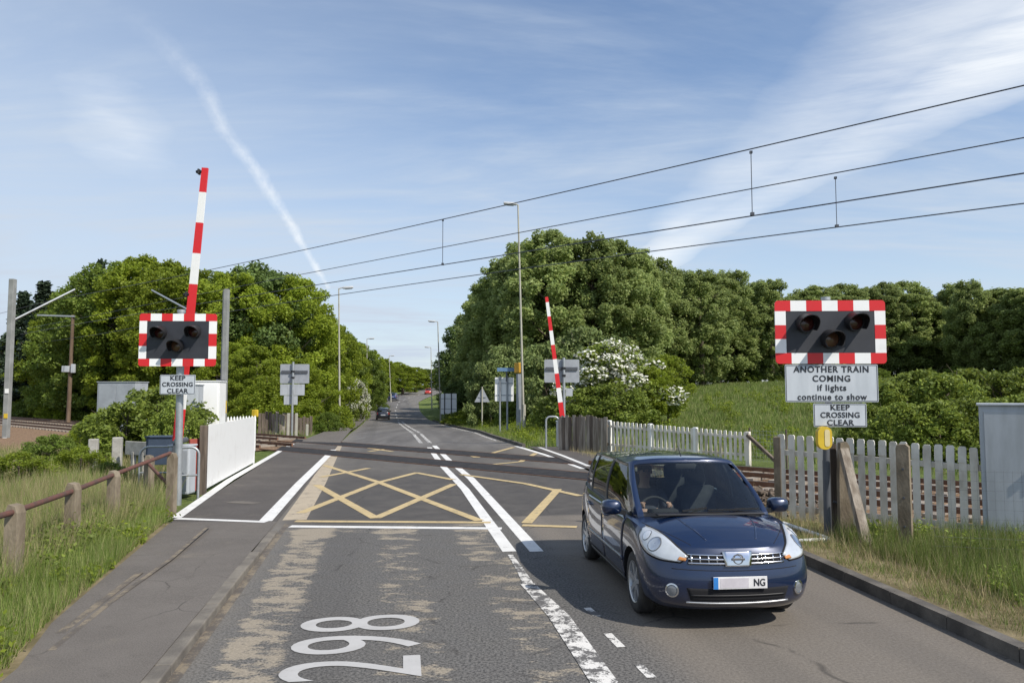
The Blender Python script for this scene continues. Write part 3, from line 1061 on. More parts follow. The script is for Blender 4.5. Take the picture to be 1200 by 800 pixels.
def wigwag(root, W_, H_, zc, post_m, cx=0.0):
    """the three-lamp signal: backboard with a red and white border, hooded lamps"""
    bw, bh = W_ * .098, W_ * .098
    bd = plate('backboard', root, cx, zc, W_ - 2 * bw + .02, H_ - 2 * bh + .02, .0, M_board, .03, .01)
    # border: blocks alternate red and white, red at every corner
    b = MB()
    seq_x = 7
    bx = W_ / seq_x
    for side in (1, -1):
        for i in range(seq_x):
            x0 = -W_ / 2 + i * bx
            b.cur = 0 if i % 2 == 0 else 1
            z0 = H_ / 2 - bh if side == 1 else -H_ / 2
            r = .055
            if i == 0 or i == seq_x - 1:
                pl = []
                X0, X1, Z0, Z1 = x0, x0 + bx, z0, z0 + bh
                ox = X0 if i == 0 else X1
                oz = Z1 if side == 1 else Z0
                ix = X1 if i == 0 else X0
                iz = Z0 if side == 1 else Z1
                sx, sz = (1 if i == 0 else -1), (-1 if side == 1 else 1)
                pl = [(ix, iz), (ix, oz)]
                for k in range(7):
                    a = k / 6 * PI / 2
                    pl.append((ox + sx * r * (1 - math.sin(a)), oz + sz * r * (1 - math.cos(a))))
                pl.append((ox, iz))
            else:
                pl = [(x0, z0), (x0 + bx, z0), (x0 + bx, z0 + bh), (x0, z0 + bh)]
            b.prism(pl, (cx, -.004, zc), (1, 0, 0), (0, 0, 1), (0, .026, 0))
        hh = (H_ - 2 * bh) / 3
        for i in range(3):
            b.cur = 1 if i % 2 == 0 else 0
            z0 = -H_ / 2 + bh + i * hh
            x0 = -W_ / 2 if side == 1 else W_ / 2 - bw
            b.prism([(x0, z0), (x0 + bw, z0), (x0 + bw, z0 + hh), (x0, z0 + hh)], (cx, -.004, zc), (1, 0, 0), (0, 0, 1), (0, .026, 0))
    b.build('border', [M_red, M_whiter], root)
    D = W_ * .165
    for k, (lx, lz, lm) in enumerate(((-W_ * .225, H_ * .135, M_lensr), (W_ * .215, H_ * .155, M_lensr), (-.005 * W_, -H_ * .115, M_lensa))):
        r = D / 2
        lb = MB()
        lb.lathe([(-.012, r * 1.02), (-.05, r * 1.02), (-.05, r * .9), (-.02, r * .9)], (cx + lx, 0, zc + lz))
        lo = lb.build('lamp', M_hood, root, True)
        le = MB()
        le.lathe([(-.020, r * .9), (-.034, r * .7), (-.042, r * .35), (-.045, 0.001)], (cx + lx, 0, zc + lz))
        le.build('lens', lm, lo, True)
        hb = MB()
        n = 22
        L = D * 1.15
        P, F = [], []
        for j in range(n + 1):
            a = R(-42 + 264 * j / n)
            ln = L * (0.55 + .45 * max(0, math.sin(a)))
            for rr, yy in ((r * 1.04, -.03), (r * 1.02, -.03 - ln), (r * 1.10, -.03 - ln), (r * 1.12, -.03)):
                P.append((cx + lx + rr * math.cos(a), yy, zc + lz + rr * math.sin(a) - (0.04 * (-(yy) / L) if yy < -.05 else 0)))
        for j in range(n):
            for q in range(4):
                F.append((j * 4 + q, j * 4 + (q + 1) % 4, (j + 1) * 4 + (q + 1) % 4, (j + 1) * 4 + q))
        F += [(0, 1, 2, 3), (n * 4 + 3, n * 4 + 2, n * 4 + 1, n * 4)]
        hb.add(P, F)
        hb.build('hood', M_hood, lo, True)
    bb = MB()
    for dz in (-.16, .16):
        bb.box((cx, .06, zc + dz), (W_ * .62, .05, .05))
    bb.box((cx, .10, zc), (.16, .10, .46))
    bb.build('bracket', M_grey, root)


def sign_plate(root, cx, zc, w, h, lines, y, size, name='text_plate', bold=.004, sp=1.08):
    p = plate(name, root, cx, zc, w, h, y, M_signw, .010, .02)
    n = len(lines)
    ib = MB()
    t = .010
    for (ax, az, bw_, bh_) in ((0, h / 2 - .014, w - .03, t), (0, -h / 2 + .014, w - .03, t), (-w / 2 + .014, 0, t, h - .03), (w / 2 - .014, 0, t, h - .03)):
        ib.box((cx + ax, y - .0012, zc + az), (bw_, .0024, bh_))
    ib.build('plate_rim', M_greyd, p)
    for i, (s, sx) in enumerate(lines):
        text(s, size, M_black, p, (cx, y - .003, zc + h / 2 - h * (i + .56) / (n + .1)), bold=bold, space=sp, sx=sx)
    return p


# ---- right road signal, beside the car
p = G(975, 640)
Yr = p.y
k = Yr / FPX
z_ = lambda v, u=975: AT(u, v, Yr).z
x_ = lambda u, v=460: AT(u, v, Yr).x
t = thing('crossing_signal', 'red and white bordered three lamp signal with ANOTHER TRAIN COMING plate beside the blue car', 'road signal',
          (p.x, p.y, .05), R(-2.5), 'level crossing light signals')
Wd = x_(1039) - x_(911)
Hd = z_(352) - z_(426)
cx = (x_(911) + x_(1039)) / 2 - p.x
zc = (z_(352) + z_(426)) / 2 - .05
b = MB()
b.cyl((0, .16, -.5), (cx * .1, .16, 1.2), .055, 12)
b.tube([(cx * .1, .16, 1.2), (cx * .35, .16, 1.7), (cx, .16, 2.0), (cx, .16, zc + Hd / 2 + .05)], .05, 12)
b.build('post', M_greyd, t, True)
wigwag(t, Wd, Hd, zc, M_galv, cx)
w1, h1 = x_(1028) - x_(921), z_(427) - z_(471)
sign_plate(t, (x_(1028) + x_(921)) / 2 - p.x, (z_(427) + z_(471)) / 2 - .05, w1, h1,
           [('ANOTHER TRAIN', 1.0), ('COMING', 1.0), ('if lights', 1.0), ('continue to show', .98)], -.01, .128, bold=.0025, sp=1.14)
w2, h2 = x_(1014) - x_(953), z_(472.5) - z_(500)
sign_plate(t, (x_(1014) + x_(953)) / 2 - p.x, (z_(472.5) + z_(500)) / 2 - .05, w2, h2, [('KEEP', 1.1), ('CROSSING', 1.0), ('CLEAR', 1.1)], .0, .115, bold=.002)
b = MB()
b.cyl((cx, .16, zc + Hd / 2 + .02), (cx, .16, zc + Hd / 2 + .07), .07, 12)
b.build('cap', M_galv, t, True)

# yellow phone box on the right signal's post
pp = AT(967, 513, Yr - .12)
t = thing('phone_box', 'round fronted yellow box fixed below the crossing plate at the right', 'phone box', pp)
b = MB()
b.prism(rrect(.21, .34, .10, 6), (0, 0, 0), (1, 0, 0), (0, 0, 1), (0, .10, 0))
b.build('case', M_yel, t, True, 30)
b = MB()
b.prism(rrect(.075, .25, .03, 4), (.03, -.006, 0), (1, 0, 0), (0, 0, 1), (0, .006, 0))
b.build('notice', mat('faded_notice', (.66, .56, .30), .6), t)
b = MB()
b.cyl((0, .1, 0), (.02, .30, 0), .02, 8)
b.build('bracket', M_greyd, t)

# ---- left road signal
p = G(205, 589)
Yl = p.y
zl = lambda v, u=205: AT(u, v, Yl).z
xl = lambda u, v=460: AT(u, v, Yl).x
t = thing('crossing_signal', 'red and white bordered three lamp signal in front of the raised left barrier arm', 'road signal', (p.x, p.y, 0), R(3), 'level crossing light signals')
Wd, Hd = xl(251) - xl(162), zl(367.5) - zl(429)
cx = (xl(251) + xl(162)) / 2 - p.x
zc = (zl(367.5) + zl(429)) / 2
b = MB()
b.cyl((0, .16, -.4), (cx, .16, zc + Hd / 2 + .06), .075, 14)
b.build('post', M_galv, t, True)
b = MB()
b.cyl((cx, .16, zc + Hd / 2 + .04), (cx, .16, zc + Hd / 2 + .10), .085, 14)
b.build('cap', M_galv, t, True)
wigwag(t, Wd, Hd, zc, M_galv, cx)
w2, h2 = xl(228.5) - xl(188), zl(439) - zl(462)
sign_plate(t, (xl(228.5) + xl(188)) / 2 - p.x, (zl(439) + zl(462)) / 2, w2, h2, [('KEEP', 1.1), ('CROSSING', 1.0), ('CLEAR', 1.1)], -.02, .125, bold=.003)


# ---- barriers
def barrier(root, base_z, L, lean, w0, w1, seg, first_red, lamp_at=(), cabinet=True, flip=1, depth=.06):
    """raised arm of alternating blocks on a machine cabinet; local x to the right, arm rises from (0,0,base_z)"""
    d = Vector((math.sin(lean), 0, math.cos(lean)))
    b = MB()
    n = int(math.ceil(L / seg))
    for i in range(n):
        a, c = i * seg, min(L, (i + 1) * seg)
        wa, wc = w0 + (w1 - w0) * a / L, w0 + (w1 - w0) * c / L
        b.cur = (i + (0 if first_red else 1)) % 2
        b.bar(Vector((0, 0, base_z)) + d * a, Vector((0, 0, base_z)) + d * c, depth, wa, depth, wc, up=(1, 0, 0))
    arm = b.build('arm', [M_red, M_whitep], root)
    for la in lamp_at:
        q = Vector((0, 0, base_z)) + d * la
        b = MB()
        b.cyl(q + Vector((-.06, -.01, .03)), q + Vector((-.19, -.01, .03)), .035, 10)
        b.box(q + Vector((-.13, 0, .03)), (.05, .12, .13), bevel=.02)
        b.build('arm_lamp', M_hood, arm)
    b = MB()
    b.box((-.05 * flip, .02, base_z - .55), (.16, .10, 1.0), Matrix.Rotation(lean, 3, 'Y'), bevel=.02)
    b.build('counterweight', M_greyd, root)
    if cabinet:
        b = MB()
        b.box((.0, .28, .55), (.48, .40, 1.06), bevel=.03)
        b.box((.0, .28, 1.10), (.52, .44, .05), bevel=.02)
        cb = b.build('machine_cabinet', M_lightbox, root)
        b = MB()
        b.box((.0, .072, .55), (.40, .016, .9), bevel=.006)
        b.build('cabinet_door', M_grey, cb)
        b = MB()
        b.cyl((0, -.06, base_z), (0, .45, base_z), .06, 12)
        b.build('pivot', M_greyd, root, True)
    return arm


pL = G(212, 581)
t = thing('crossing_barrier', 'tall red and white barrier arm raised behind the left signal board', 'barrier', (pL.x, pL.y, 0), 0, 'level crossing barriers')
top = AT(240.5, 197, pL.y)
bz = 1.22
off = AT(208.5, 498, pL.y).x - pL.x
Ltot = math.hypot(top.x - pL.x - off, top.z - bz)
rootshift = Vector((off, 0, 0))
lean = math.atan2(top.x - pL.x - off, top.z - bz)
barrier(t, bz, Ltot, lean, .21, .14, .705, True, (Ltot - .12, Ltot - 2.95))
t.location.x += off

pF = AT(659, 500, 33.0)
t = thing('crossing_barrier', 'far barrier arm raised above the weathered timber boards on the right', 'barrier', (pF.x, pF.y, 0), 0, 'level crossing barriers')
top = AT(640.5, 348, 33.0)
bz = 1.30
lean = math.atan2(top.x - pF.x, top.z - bz)
barrier(t, bz, math.hypot(top.x - pF.x, top.z - bz), lean, .21, .13, .62, True, (), True, -1)


# ---- backs of the two far signals
def signal_back(label, u, Y, v_top, v_bot, u0, u1, plates, post_top, lean=0.0, base_v=None):
    q = AT(u, 500, Y)
    zb = gz(q.x, q.y)
    t = thing('crossing_signal', label, 'road signal', (q.x, q.y, zb), 0, 'level crossing light signals')
    ztop, zbot = AT(u, v_top, Y).z - zb, AT(u, v_bot, Y).z - zb
    X0, X1 = AT(u0, 440, Y).x - q.x, AT(u1, 440, Y).x - q.x
    w, h = X1 - X0, ztop - zbot
    b = MB()
    b.prism(rrect(w, h, .05), ((X0 + X1) / 2, .05, (ztop + zbot) / 2), (1, 0, 0), (0, 0, 1), (0, .03, 0))
    b.build('backboard', M_backg, t)
    b = MB()
    b.box(((X0 + X1) / 2, .02, zbot + h * .60), (w * .90, .06, h * .13))
    b.build('bracket', M_greyd, t)
    b = MB()
    b.cyl((0, -.05, -.3), (0, -.05, AT(u, post_top, Y).z - zb), .06, 12)
    b.build('post', M_galv, t, True)
    for (a0, a1, t0, t1) in plates:
        b = MB()
        A0, A1, Z0, Z1 = AT(a0, 440, Y).x - q.x, AT(a1, 440, Y).x - q.x, AT(u, t0, Y).z - zb, AT(u, t1, Y).z - zb
        b.prism(rrect(A1 - A0, Z0 - Z1, .02), ((A0 + A1) / 2, .04, (Z0 + Z1) / 2), (1, 0, 0), (0, 0, 1), (0, .012, 0))
        b.build('text_plate', M_lightbox, t)
    for k_ in (.3, .62):
        b = MB()
        b.box((-.0, -.06, zbot + h * k_), (.16, .16, .10), bevel=.02)
        b.build('lamp_back', M_hood, t)
    return t


signal_back('grey back of a signal board with two plates below, on the left by the wood', 342.5, 43, 426.5, 449, 328, 362, [(328.5, 357, 450, 463), (333, 349, 463.5, 474)], 424)
signal_back('pale grey back of the signal board behind the raised far barrier arm', 661, 34, 421, 448, 638, 679, [(663, 671, 455, 464)], 419)

# ---- white boarded panel and neighbours on the left
a, c = G(240, 575), G(297, 543)
ztl, ztr = 1.52, 1.52
d = (c - a)
d.z = 0
ln = d.length
t = thing('boarded_panel', 'tall white boarded panel standing along the left footway line', 'fence panel', (a.x, a.y, 0), math.atan2(d.y, d.x))
b = MB()
n = 16
for i in range(n):
    b.box((ln * (i + .5) / n, 0, .78), (ln / n - .002, .028, 1.48), bevel=.003)
b.build('boards', M_whitep, t)
b = MB()
for z in (.35, 1.2):
    b.box((ln / 2, .045, z), (ln, .05, .09))
b.build('rail', M_timber, t)
for xx, lab in ((-.11, 'brown timber end post'), (ln + .05, None)):
    b = MB()
    b.box((xx, .03, .72 if xx < 0 else .7), (.17 if xx < 0 else .10, .16 if xx < 0 else .10, 1.62 if xx < 0 else 1.45), bevel=.015)
    o = b.build('post', M_timbd if xx < 0 else M_whitep, t)
    if lab:
        o['label'] = lab
e = G(231, 576)
t = thing('red_panel', 'narrow faded red panel left of the white boarded panel', 'panel', (e.x - .05, e.y + .05, 0), R(60))
b = MB()
b.box((0, 0, .62), (.42, .06, 1.20), bevel=.01)
b.build('board', M_redp, t)
b = MB()
b.box((.17, .05, .6), (.05, .05, 1.25))
b.build('support', M_timbd, t)
# white pickets seen over the panel
q = AT(280, 486, 30)
t = thing('picket_fence', 'white picket tops seen just over the white boarded panel', 'fence', (AT(262, 486, 28.4).x, 28.4, 0), math.atan2(1.6, AT(297, 486, 30).x - AT(262, 486, 28.4).x), 'picket fences')
b0 = MB()
LP = 1.9
for i in range(11):
    b = MB()
    b.prism([(-.045, .06), (.045, .06), (.045, 1.36), (0, 1.43), (-.045, 1.36)], (.09 + i * .172, 0, 0), (1, 0, 0), (0, 0, 1), (0, .022, 0))
    b.build('picket', M_whitep, t)
for z in (.4, 1.25):
    b0.box((LP / 2, .045, z), (LP, .04, .08))
b0.build('rail', M_picket, t)


# ---- cabinets
def cabinet(label, x0, x1, v0, Y, base_z, m, depth=.7, rz=0.0, door=True, name='equipment_cabinet', side_m=None, feet=True):
    A, B_ = AT(x0, v0, Y), AT(x1, v0, Y)
    w, h = B_.x - A.x, A.z - base_z
    t = thing(name, label, 'cabinet', ((A.x + B_.x) / 2, Y, base_z), rz)
    b = MB()
    b.box((0, depth / 2, h / 2), (w, depth, h - .06), bevel=.012)
    b.build('case', m, t)
    b = MB()
    b.box((0, depth / 2, h - .015), (w + .06, depth + .06, .035), bevel=.008)
    b.build('roof', m, t)
    if door:
        n = 2 if w > .9 else 1
        for i in range(n):
            dw = (w - .1) / n
            b = MB()
            b.box((-w / 2 + .05 + dw * (i + .5), -.006, h / 2), (dw - .02, .016, h - .22), bevel=.004)
            dd = b.build('door', m, t)
            b = MB()
            b.box((-w / 2 + .05 + dw * (i + (.88 if i == 0 else .12)), -.03, h * .52), (.025, .04, .14), bevel=.006)
            b.build('handle', M_greyd, dd)
    return t


cabinet('dark grey equipment cabinet half hidden by the dense bush at the left', 113, 160, 447, 31, .3, M_backg, .9, R(-6))
cabinet('white equipment cabinet beside the thin grey mast', 229, 257, 446, 27, .05, M_whitep, 1.0, R(8))
cabinet('slim grey cabinet half hidden by the left signal post', 216, 232, 450, 25.5, .05, M_lightbox, .8, R(10))
cabinet('dark blue grey low cabinet behind the left rail posts', 172, 199, 511, 18.4, .55, M_navy, .4, R(8), False)
A = AT(1154, 473, 10.8)
cabinet('tall pale grey cabinet cut by the right edge of the photo', 1156, 1268, 473, 11.0, .05, M_lightbox, .8, R(-31))
for i, (u, v, Y, lab) in enumerate([(110, 514, 21, 'pale concrete stub post behind the second rail post'), (138, 512, 20.5, 'pale concrete stub post behind the third rail post')]):
    q = AT(u, v, Y)
    t = thing('stub_post', lab, 'post', (q.x, q.y, -.05), R(12))
    b = MB()
    b.box((0, 0, q.z / 2), (.24, .16, q.z + .1), bevel=.025)
    b.build('shaft', M_concg, t)
q0, q1 = AT(150, 513, 20.2), AT(176, 513, 19.6)
t = thing('concrete_barrier', 'low concrete panel between stub post and dark blue cabinet', 'panel', ((q0.x + q1.x) / 2, 19.9, 0), R(-30))
b = MB()
b.box((0, 0, q0.z - .25), ((q1 - q0).length, .06, .35), bevel=.012)
b.build('slab', M_concg, t)
b = MB()
b.box((-.2, 0, (q0.z - .4) / 2), (.09, .09, q0.z - .3))
b.box((.2, 0, (q0.z - .4) / 2), (.09, .09, q0.z - .3))
b.build('leg', M_concg, t)


# galvanised hoops
def hoop(label, u0, u1, vt, vb, Y, r=.024, rz=0.0, cross=True):
    A, B_ = AT(u0, vb, Y), AT(u1, vb, Y)
    z1 = AT(u0, vt, Y).z
    w = B_.x - A.x
    t = thing('tube_hoop', label, 'guard hoop', ((A.x + B_.x) / 2, Y, 0), rz, 'galvanised tube hoops')
    rad = min(.22, w * .35)
    pts = [(-w / 2, 0, -.2), (-w / 2, 0, z1 - rad)]
    for k_ in range(1, 7):
        a_ = PI - k_ / 6 * PI / 2
        pts.append((-w / 2 + rad + rad * math.cos(a_), 0, z1 - rad + rad * math.sin(a_)))
    for k_ in range(0, 7):
        a_ = PI / 2 - k_ / 6 * PI / 2
        pts.append((w / 2 - rad + rad * math.cos(a_), 0, z1 - rad + rad * math.sin(a_)))
    pts.append((w / 2, 0, -.2))
    b = MB()
    b.tube(pts, r, 10)
    b.build('tube', M_galv, t, True, 60)
    if cross:
        b = MB()
        b.cyl((-w / 2, 0, z1 * .45), (w / 2, 0, z1 * .45), r * .8, 8)
        b.build('cross_bar', M_galv, t, True, 60)
    return t


hoop('tall galvanised tube hoop between left signal post and white boarded panel', 206, 231, 524, 578, 16.9, .028, R(15), True)
hoop('galvanised tube hoop behind the last rail posts on the left', 163, 204, 523, 575, 17.6, .024, R(5), True)
hoop('small galvanised hoop left of the weathered timber boards on the far right', 640, 655, 488, 520, 32, .04, 0, False)

# ---- rusty railing on the left
t = thing('pipe_railing', 'rusty pipe railing on five rough concrete posts above the left grass', 'railing', (0, 0, 0))
specs = [(18, 590, 8.8), (86, 565, 10.8), (133.5, 551, 12.6), (175, 533, 15.6), (202, 530, 14.9)]
tops = []
for (u, v, Y) in specs:
    q = AT(u, v, Y)
    b = MB()
    hw = .072
    b.prism([(-hw, -.3), (hw, -.3), (hw * .95, q.z - .10), (hw * .55, q.z - .02), (-hw * .5, q.z), (-hw * .95, q.z - .08)], (q.x, q.y - .075, 0), (1, 0, 0), (0, 0, 1), (.01, .15, 0))
    b.build('post', M_conc, t)
    tops.append(q)
rail_uv = [(-60, 622, 7.6), (18, 599, 8.8), (86, 575, 10.8), (133.5, 556, 12.6), (200, 530.5, 14.9)]
b = MB()
b.tube([AT(*w_) + Vector((0, -.02, 0)) for w_ in rail_uv], .035, 10)
b.build('pipe', M_rustp, t, True, 60)
b = MB()
b.tube([AT(172, 541, 15.5), AT(202, 573, 14.9)], .032, 8)
b.build('pipe', M_rustp, t, True, 60)


# ---- timber boards on the right, at the far barrier
a, c = G(655, 527), G(713, 532)
a, c = AT(655, 527, 31.2), AT(712, 531, 29.6)
a.z = c.z = 0
d = c - a
t = thing('board_fence', 'tall weathered timber boards below the far barrier arm', 'fence', a, math.atan2(d.y, d.x))
rr = random.Random(4)
nb = 14
L = d.length
for i in range(nb):
    b = MB()
    hh = 1.40 + rr.uniform(-.07, .05)
    b.box(((i + .5) * L / nb, rr.uniform(-.02, .02), hh / 2), (L / nb - .012, .03, hh), Matrix.Rotation(rr.uniform(-.012, .012), 3, 'Y'), bevel=.004)
    b.build('board', M_timber if rr.random() < .7 else M_timbd, t)
b = MB()
for z in (.35, 1.05):
    b.box((L / 2, .05, z), (L, .05, .10))
b.build('rail', M_timbd, t)
# left wood boards
a, c = AT(302, 512, 43.8), AT(366, 510, 44.5)
a.z = c.z = gz(a.x, a.y)
d = c - a
t = thing('board_fence', 'low weathered grey boards around the foot of the left grey signal back', 'fence', a, math.atan2(d.y, d.x))
L = d.length
for i in range(16):
    b = MB()
    hh = 1.30 + rr.uniform(-.1, .08) - (.25 if i > 10 else 0)
    b.box(((i + .5) * L / 16, rr.uniform(-.02, .02), hh / 2), (L / 16 - .02, .03, hh), Matrix.Rotation(rr.uniform(-.02, .02), 3, 'Y'), bevel=.004)
    b.build('board', M_timbd if rr.random() < .6 else M_timber, t)
b = MB()
for z in (.35, .85):
    b.box((L / 2, .05, z), (L, .05, .10))
b.build('rail', M_timbd, t)
for i, (u, vt, vb, Y, lab) in enumerate([(338, 484, 511, 42.4, 'pale guard post left of the left grey signal back post'), (347.5, 484, 511, 42.4, 'pale guard post right of the left grey signal back post'), (360, 497, 510, 43.5, 'short pale stub post right of the left grey signal back')]):
    q, q2 = AT(u, vt, Y), AT(u, vb, Y)
    t = thing('guard_post', lab, 'post', (q.x, q.y, q2.z - .1))
    b = MB()
    b.box((0, 0, (q.z - q2.z + .1) / 2), (.13, .13, q.z - q2.z + .1), bevel=.02)
    b.build('shaft', M_lamppole, t)
q = AT(299, 484, 33)
t = thing('warning_box', 'small yellow box on a thin post behind the white boarded panel', 'box', (q.x, q.y, 0))
b = MB()
b.box((0, 0, q.z), (.26, .14, .30), bevel=.03)
b.build('case', M_yel, t)
b = MB()
b.cyl((0, .05, -.1), (0, .05, q.z), .04, 10)
b.build('post', M_greyd, t, True)


# ---- picket fences on the right
def picket_run(t, L, n, w, h0, h1, z0a, z0b, m, posts, rails=(.2, .8), start=.06):
    for i in range(n):
        x = start + (L - 2 * start) * i / (n - 1)
        f = x / L
        top, bot = h0 + (h1 - h0) * f + rr.uniform(-.012, .012), z0a + (z0b - z0a) * f + rr.uniform(-.02, .02)
        b = MB()
        ln_ = rr.uniform(-.008, .008)
        b.prism([(-w / 2, bot), (w / 2, bot), (w / 2 + ln_, top - .02), (w / 2 + ln_ - .018, top), (-w / 2 + ln_ + .018, top), (-w / 2 + ln_, top - .02)], (x, rr.uniform(-.006, .006), 0), (1, 0, 0), (0, 0, 1), (0, .028, 0))
        pk = b.build('picket', m, t)
        b = MB()
        b.prism([(-w / 2 - .003, top - .24), (w / 2 + .003, top - .24), (w / 2 + ln_ + .003, top - .02), (w / 2 + ln_ - .016, top + .003), (-w / 2 + ln_ + .016, top + .003), (-w / 2 + ln_ - .003, top - .02)], (x, -.004, 0), (1, 0, 0), (0, 0, 1), (0, .036, 0))
        b.build('painted_tip', M_tip, pk)
    b = MB()
    for r_ in rails:
        b.bar((0, .055, z0a + (h0 - z0a) * r_), (L, .055, z0b + (h1 - z0b) * r_), .05, .085)
    b.build('rail', m, t)


M_tip = mat('cream_picket_tip', (0.74, 0.71, 0.64), .6, col2=(0.56, 0.53, 0.46), scale=3)
# near run, between the rail and the verge
zt = lambda u, v, Y: AT(u, v, Y).z
a, c = AT(914, 610, 13.3), AT(1166, 640, 11.4)
za, zb = zt(914, 508, 13.3), zt(1166, 526, 11.4)
a.z = c.z = 0
d = c - a
t = thing('picket_fence', 'worn white picket fence behind the yellow box and right signal', 'fence', a, math.atan2(d.y, d.x), 'picket fences')
picket_run(t, d.length, 20, .102, za, zb, .14, .10, M_picket, 0, rails=(.13, .78))
for x, w, hgt, m in ((-.02, .13, za - .05, M_conc),):
    b = MB()
    b.box((x, .05, hgt / 2 - .1), (w, .12, hgt + .2), bevel=.015)
    b.build('post', m, t)
# concrete posts and raking brace in front
q = AT(1058, 520, 11.0)
t = thing('concrete_post', 'tall brown concrete post standing right of the raking timber brace', 'post', (q.x, q.y, 0), R(-35))
b = MB()
b.prism([(-.085, -.3), (.085, -.3), (.08, q.z - .04), (.04, q.z), (-.07, q.z - .01), (-.085, q.z - .06)], (0, -.08, 0), (1, 0, 0), (0, 0, 1), (0, .16, 0))
b.build('shaft', M_conc, t)
b = MB()
for z in (.4, .8, 1.2):
    b.cyl((0, -.075, z), (0, -.092, z), .016, 8)
b.build('bolt', M_greyd, t)
q = AT(988, 517, 11.75)
t = thing('concrete_post', 'leaning brown concrete post with a raking brace behind the yellow box', 'post', (q.x, q.y, 0), R(-8))
b = MB()
b.prism([(-.10, -.3), (.09, -.3), (.10, .9), (.07, q.z - .06), (.03, q.z), (-.06, q.z - .02), (-.09, 1.0)], (0, -.08, 0), (1, 0, 0), (0, 0, 1), (0, .16, 0))
b.build('shaft', M_conc, t)
b = MB()
top_ = AT(988, 526, 11.55)
bot_ = AT(1021, 655, 10.9)
inv = Matrix.Rotation(R(8), 3, 'Z')
b.bar(inv @ (top_ - Vector((q.x, q.y, 0))), inv @ (Vector((bot_.x, bot_.y, -.1)) - Vector((q.x, q.y, 0))), .13, .09)
b.build('brace', M_timber, t)
q = AT(975, 519, 11.95)
t = thing('timber_post', 'dark timber post directly behind the yellow box', 'post', (q.x, q.y, 0))
b = MB()
b.prism([(-.05, -.3), (.05, -.3), (.048, q.z - .02), (.02, q.z), (-.048, q.z - .02)], (0, -.05, 0), (1, 0, 0), (0, 0, 1), (0, .10, 0))
b.build('shaft', M_timbd, t)
b = MB()
b.cyl((-.03, -.055, .62), (.06, -.055, .58), .02, 8)
b.build('tie', M_greyd, t)
# far run, along the road on the far side of the tracks
a, c = AT(713, 531, 29.8), AT(876, 552, 25.2)
za, zb = zt(713, 493, 29.8), zt(876, 506.5, 25.2)
a.z = c.z = 0
d = c - a
t = thing('picket_fence', 'long white picket fence beyond the roof of the blue car', 'fence', a, math.atan2(d.y, d.x), 'picket fences')
picket_run(t, d.length, 32, .10, za, zb, .1, .1, M_picket, 0, rails=(.2, .82))
for f in (0.0, .33, .66, 1.0):
    b = MB()
    hh = za + (zb - za) * f
    b.box((d.length * f, .07, hh / 2 - .1), (.15, .13, hh + .25), bevel=.015)
    b.build('post', M_whitep if f < .9 else M_picket, t)
b = MB()
b.bar((d.length + .02, .0, zb - .08), (d.length + 1.25, -.1, .02), .11, .09)
b.build('brace', M_timbd, t)
# wire netting between the two runs
q0_, q1_ = AT(879, 552, 25.6), AT(922, 555, 24.4)
t = thing('wire_netting', 'sagging wire netting in the gap between the two picket fences', 'netting', (q0_.x, q0_.y, 0), math.atan2(q1_.y - q0_.y, q1_.x - q0_.x))
b = MB()
Lw = math.hypot(q1_.x - q0_.x, q1_.y - q0_.y)
for i in range(9):
    b.cyl((0, 0, .1 + i * .12), (Lw, 0, .1 + i * .12), .0035, 4)
for i in range(int(Lw / .14) + 1):
    b.cyl((i * .14, 0, .05), (i * .14, 0, 1.1), .003, 4)
b.build('mesh', M_galv, t)
b = MB()
for x in (0, Lw):
    b.cyl((x, .02, -.2), (x, .02, 1.15), .03, 8)
b.build('post', M_timbd, t)
# wire mesh before the right cabinet
q0_, q1_ = AT(1096, 640, 9.9), AT(1260, 640, 9.5)
t = thing('wire_mesh_fence', 'fine wire mesh fence standing before the right pale grey cabinet', 'fence', (q0_.x, q0_.y, 0), math.atan2(q1_.y - q0_.y, q1_.x - q0_.x))
b = MB()
Lw = math.hypot(q1_.x - q0_.x, q1_.y - q0_.y)
for i in range(11):
    b.cyl((0, 0, .10 + i * .118), (Lw, 0, .10 + i * .118), .0013, 4)
for i in range(int(Lw / .1) + 1):
    b.cyl((i * .1, 0, .05), (i * .1, 0, 1.3), .0011, 4)
b.build('mesh', M_greyd, t)
b = MB()
for x in (Lw * .97, Lw):
    b.cyl((x, .02, -.2), (x, .02, 1.3), .014, 8)
b.build('post', M_galv, t)
# rubble heap and low white tube skirt beside the car
rb = random.Random(8)
b = MB()
for i in range(420):
    f = rb.random()
    r_ = rb.uniform(.02, .065)
    rad = rb.uniform(0, 1.5)
    a_ = rb.uniform(0, 6.28)
    M_ = Matrix.Rotation(rb.uniform(0, 3), 3, 'X') @ Matrix.Rotation(rb.uniform(0, 3), 3, 'Z')
    b.box((rad * math.cos(a_) * 1.2, rad * math.sin(a_) * 1.6, max(.02, .42 * (1 - rad / 1.5) * rb.uniform(.5, 1.1) - .02)), (r_ * 2, r_ * 1.5, r_), M_, bevel=r_ * .3)
o = b.build('rubble', M_rubble)
o.location = G(890, 597)
o['kind'] = 'stuff'
t = thing('steel_tube_skirt', 'white steel tubes lying low at the road edge beside the car headlight', 'barrier skirt', (0, 0, 0))
q = [AT(918, 613, 12.6), AT(945, 622, 12.0), AT(971, 631, 11.5)]
w_ = [AT(930, 634, 11.35), AT(971, 633, 11.35)]
b = MB()
b.tube([q[0] + Vector((0, 0, .0)), q[1], q[2]], .035, 8)
b.build('upper_tube', M_whitep, t, True, 60)
b = MB()
b.tube([AT(900, 632, 11.5), AT(935, 634, 11.4), AT(972, 632, 11.42)], .035, 8)
b.build('lower_tube', M_whitep, t, True, 60)
b = MB()
b.tube([AT(971, 631, 11.46), AT(940, 656, 10.75)], .02, 8)
b.build('stay', M_greyd, t, True, 60)
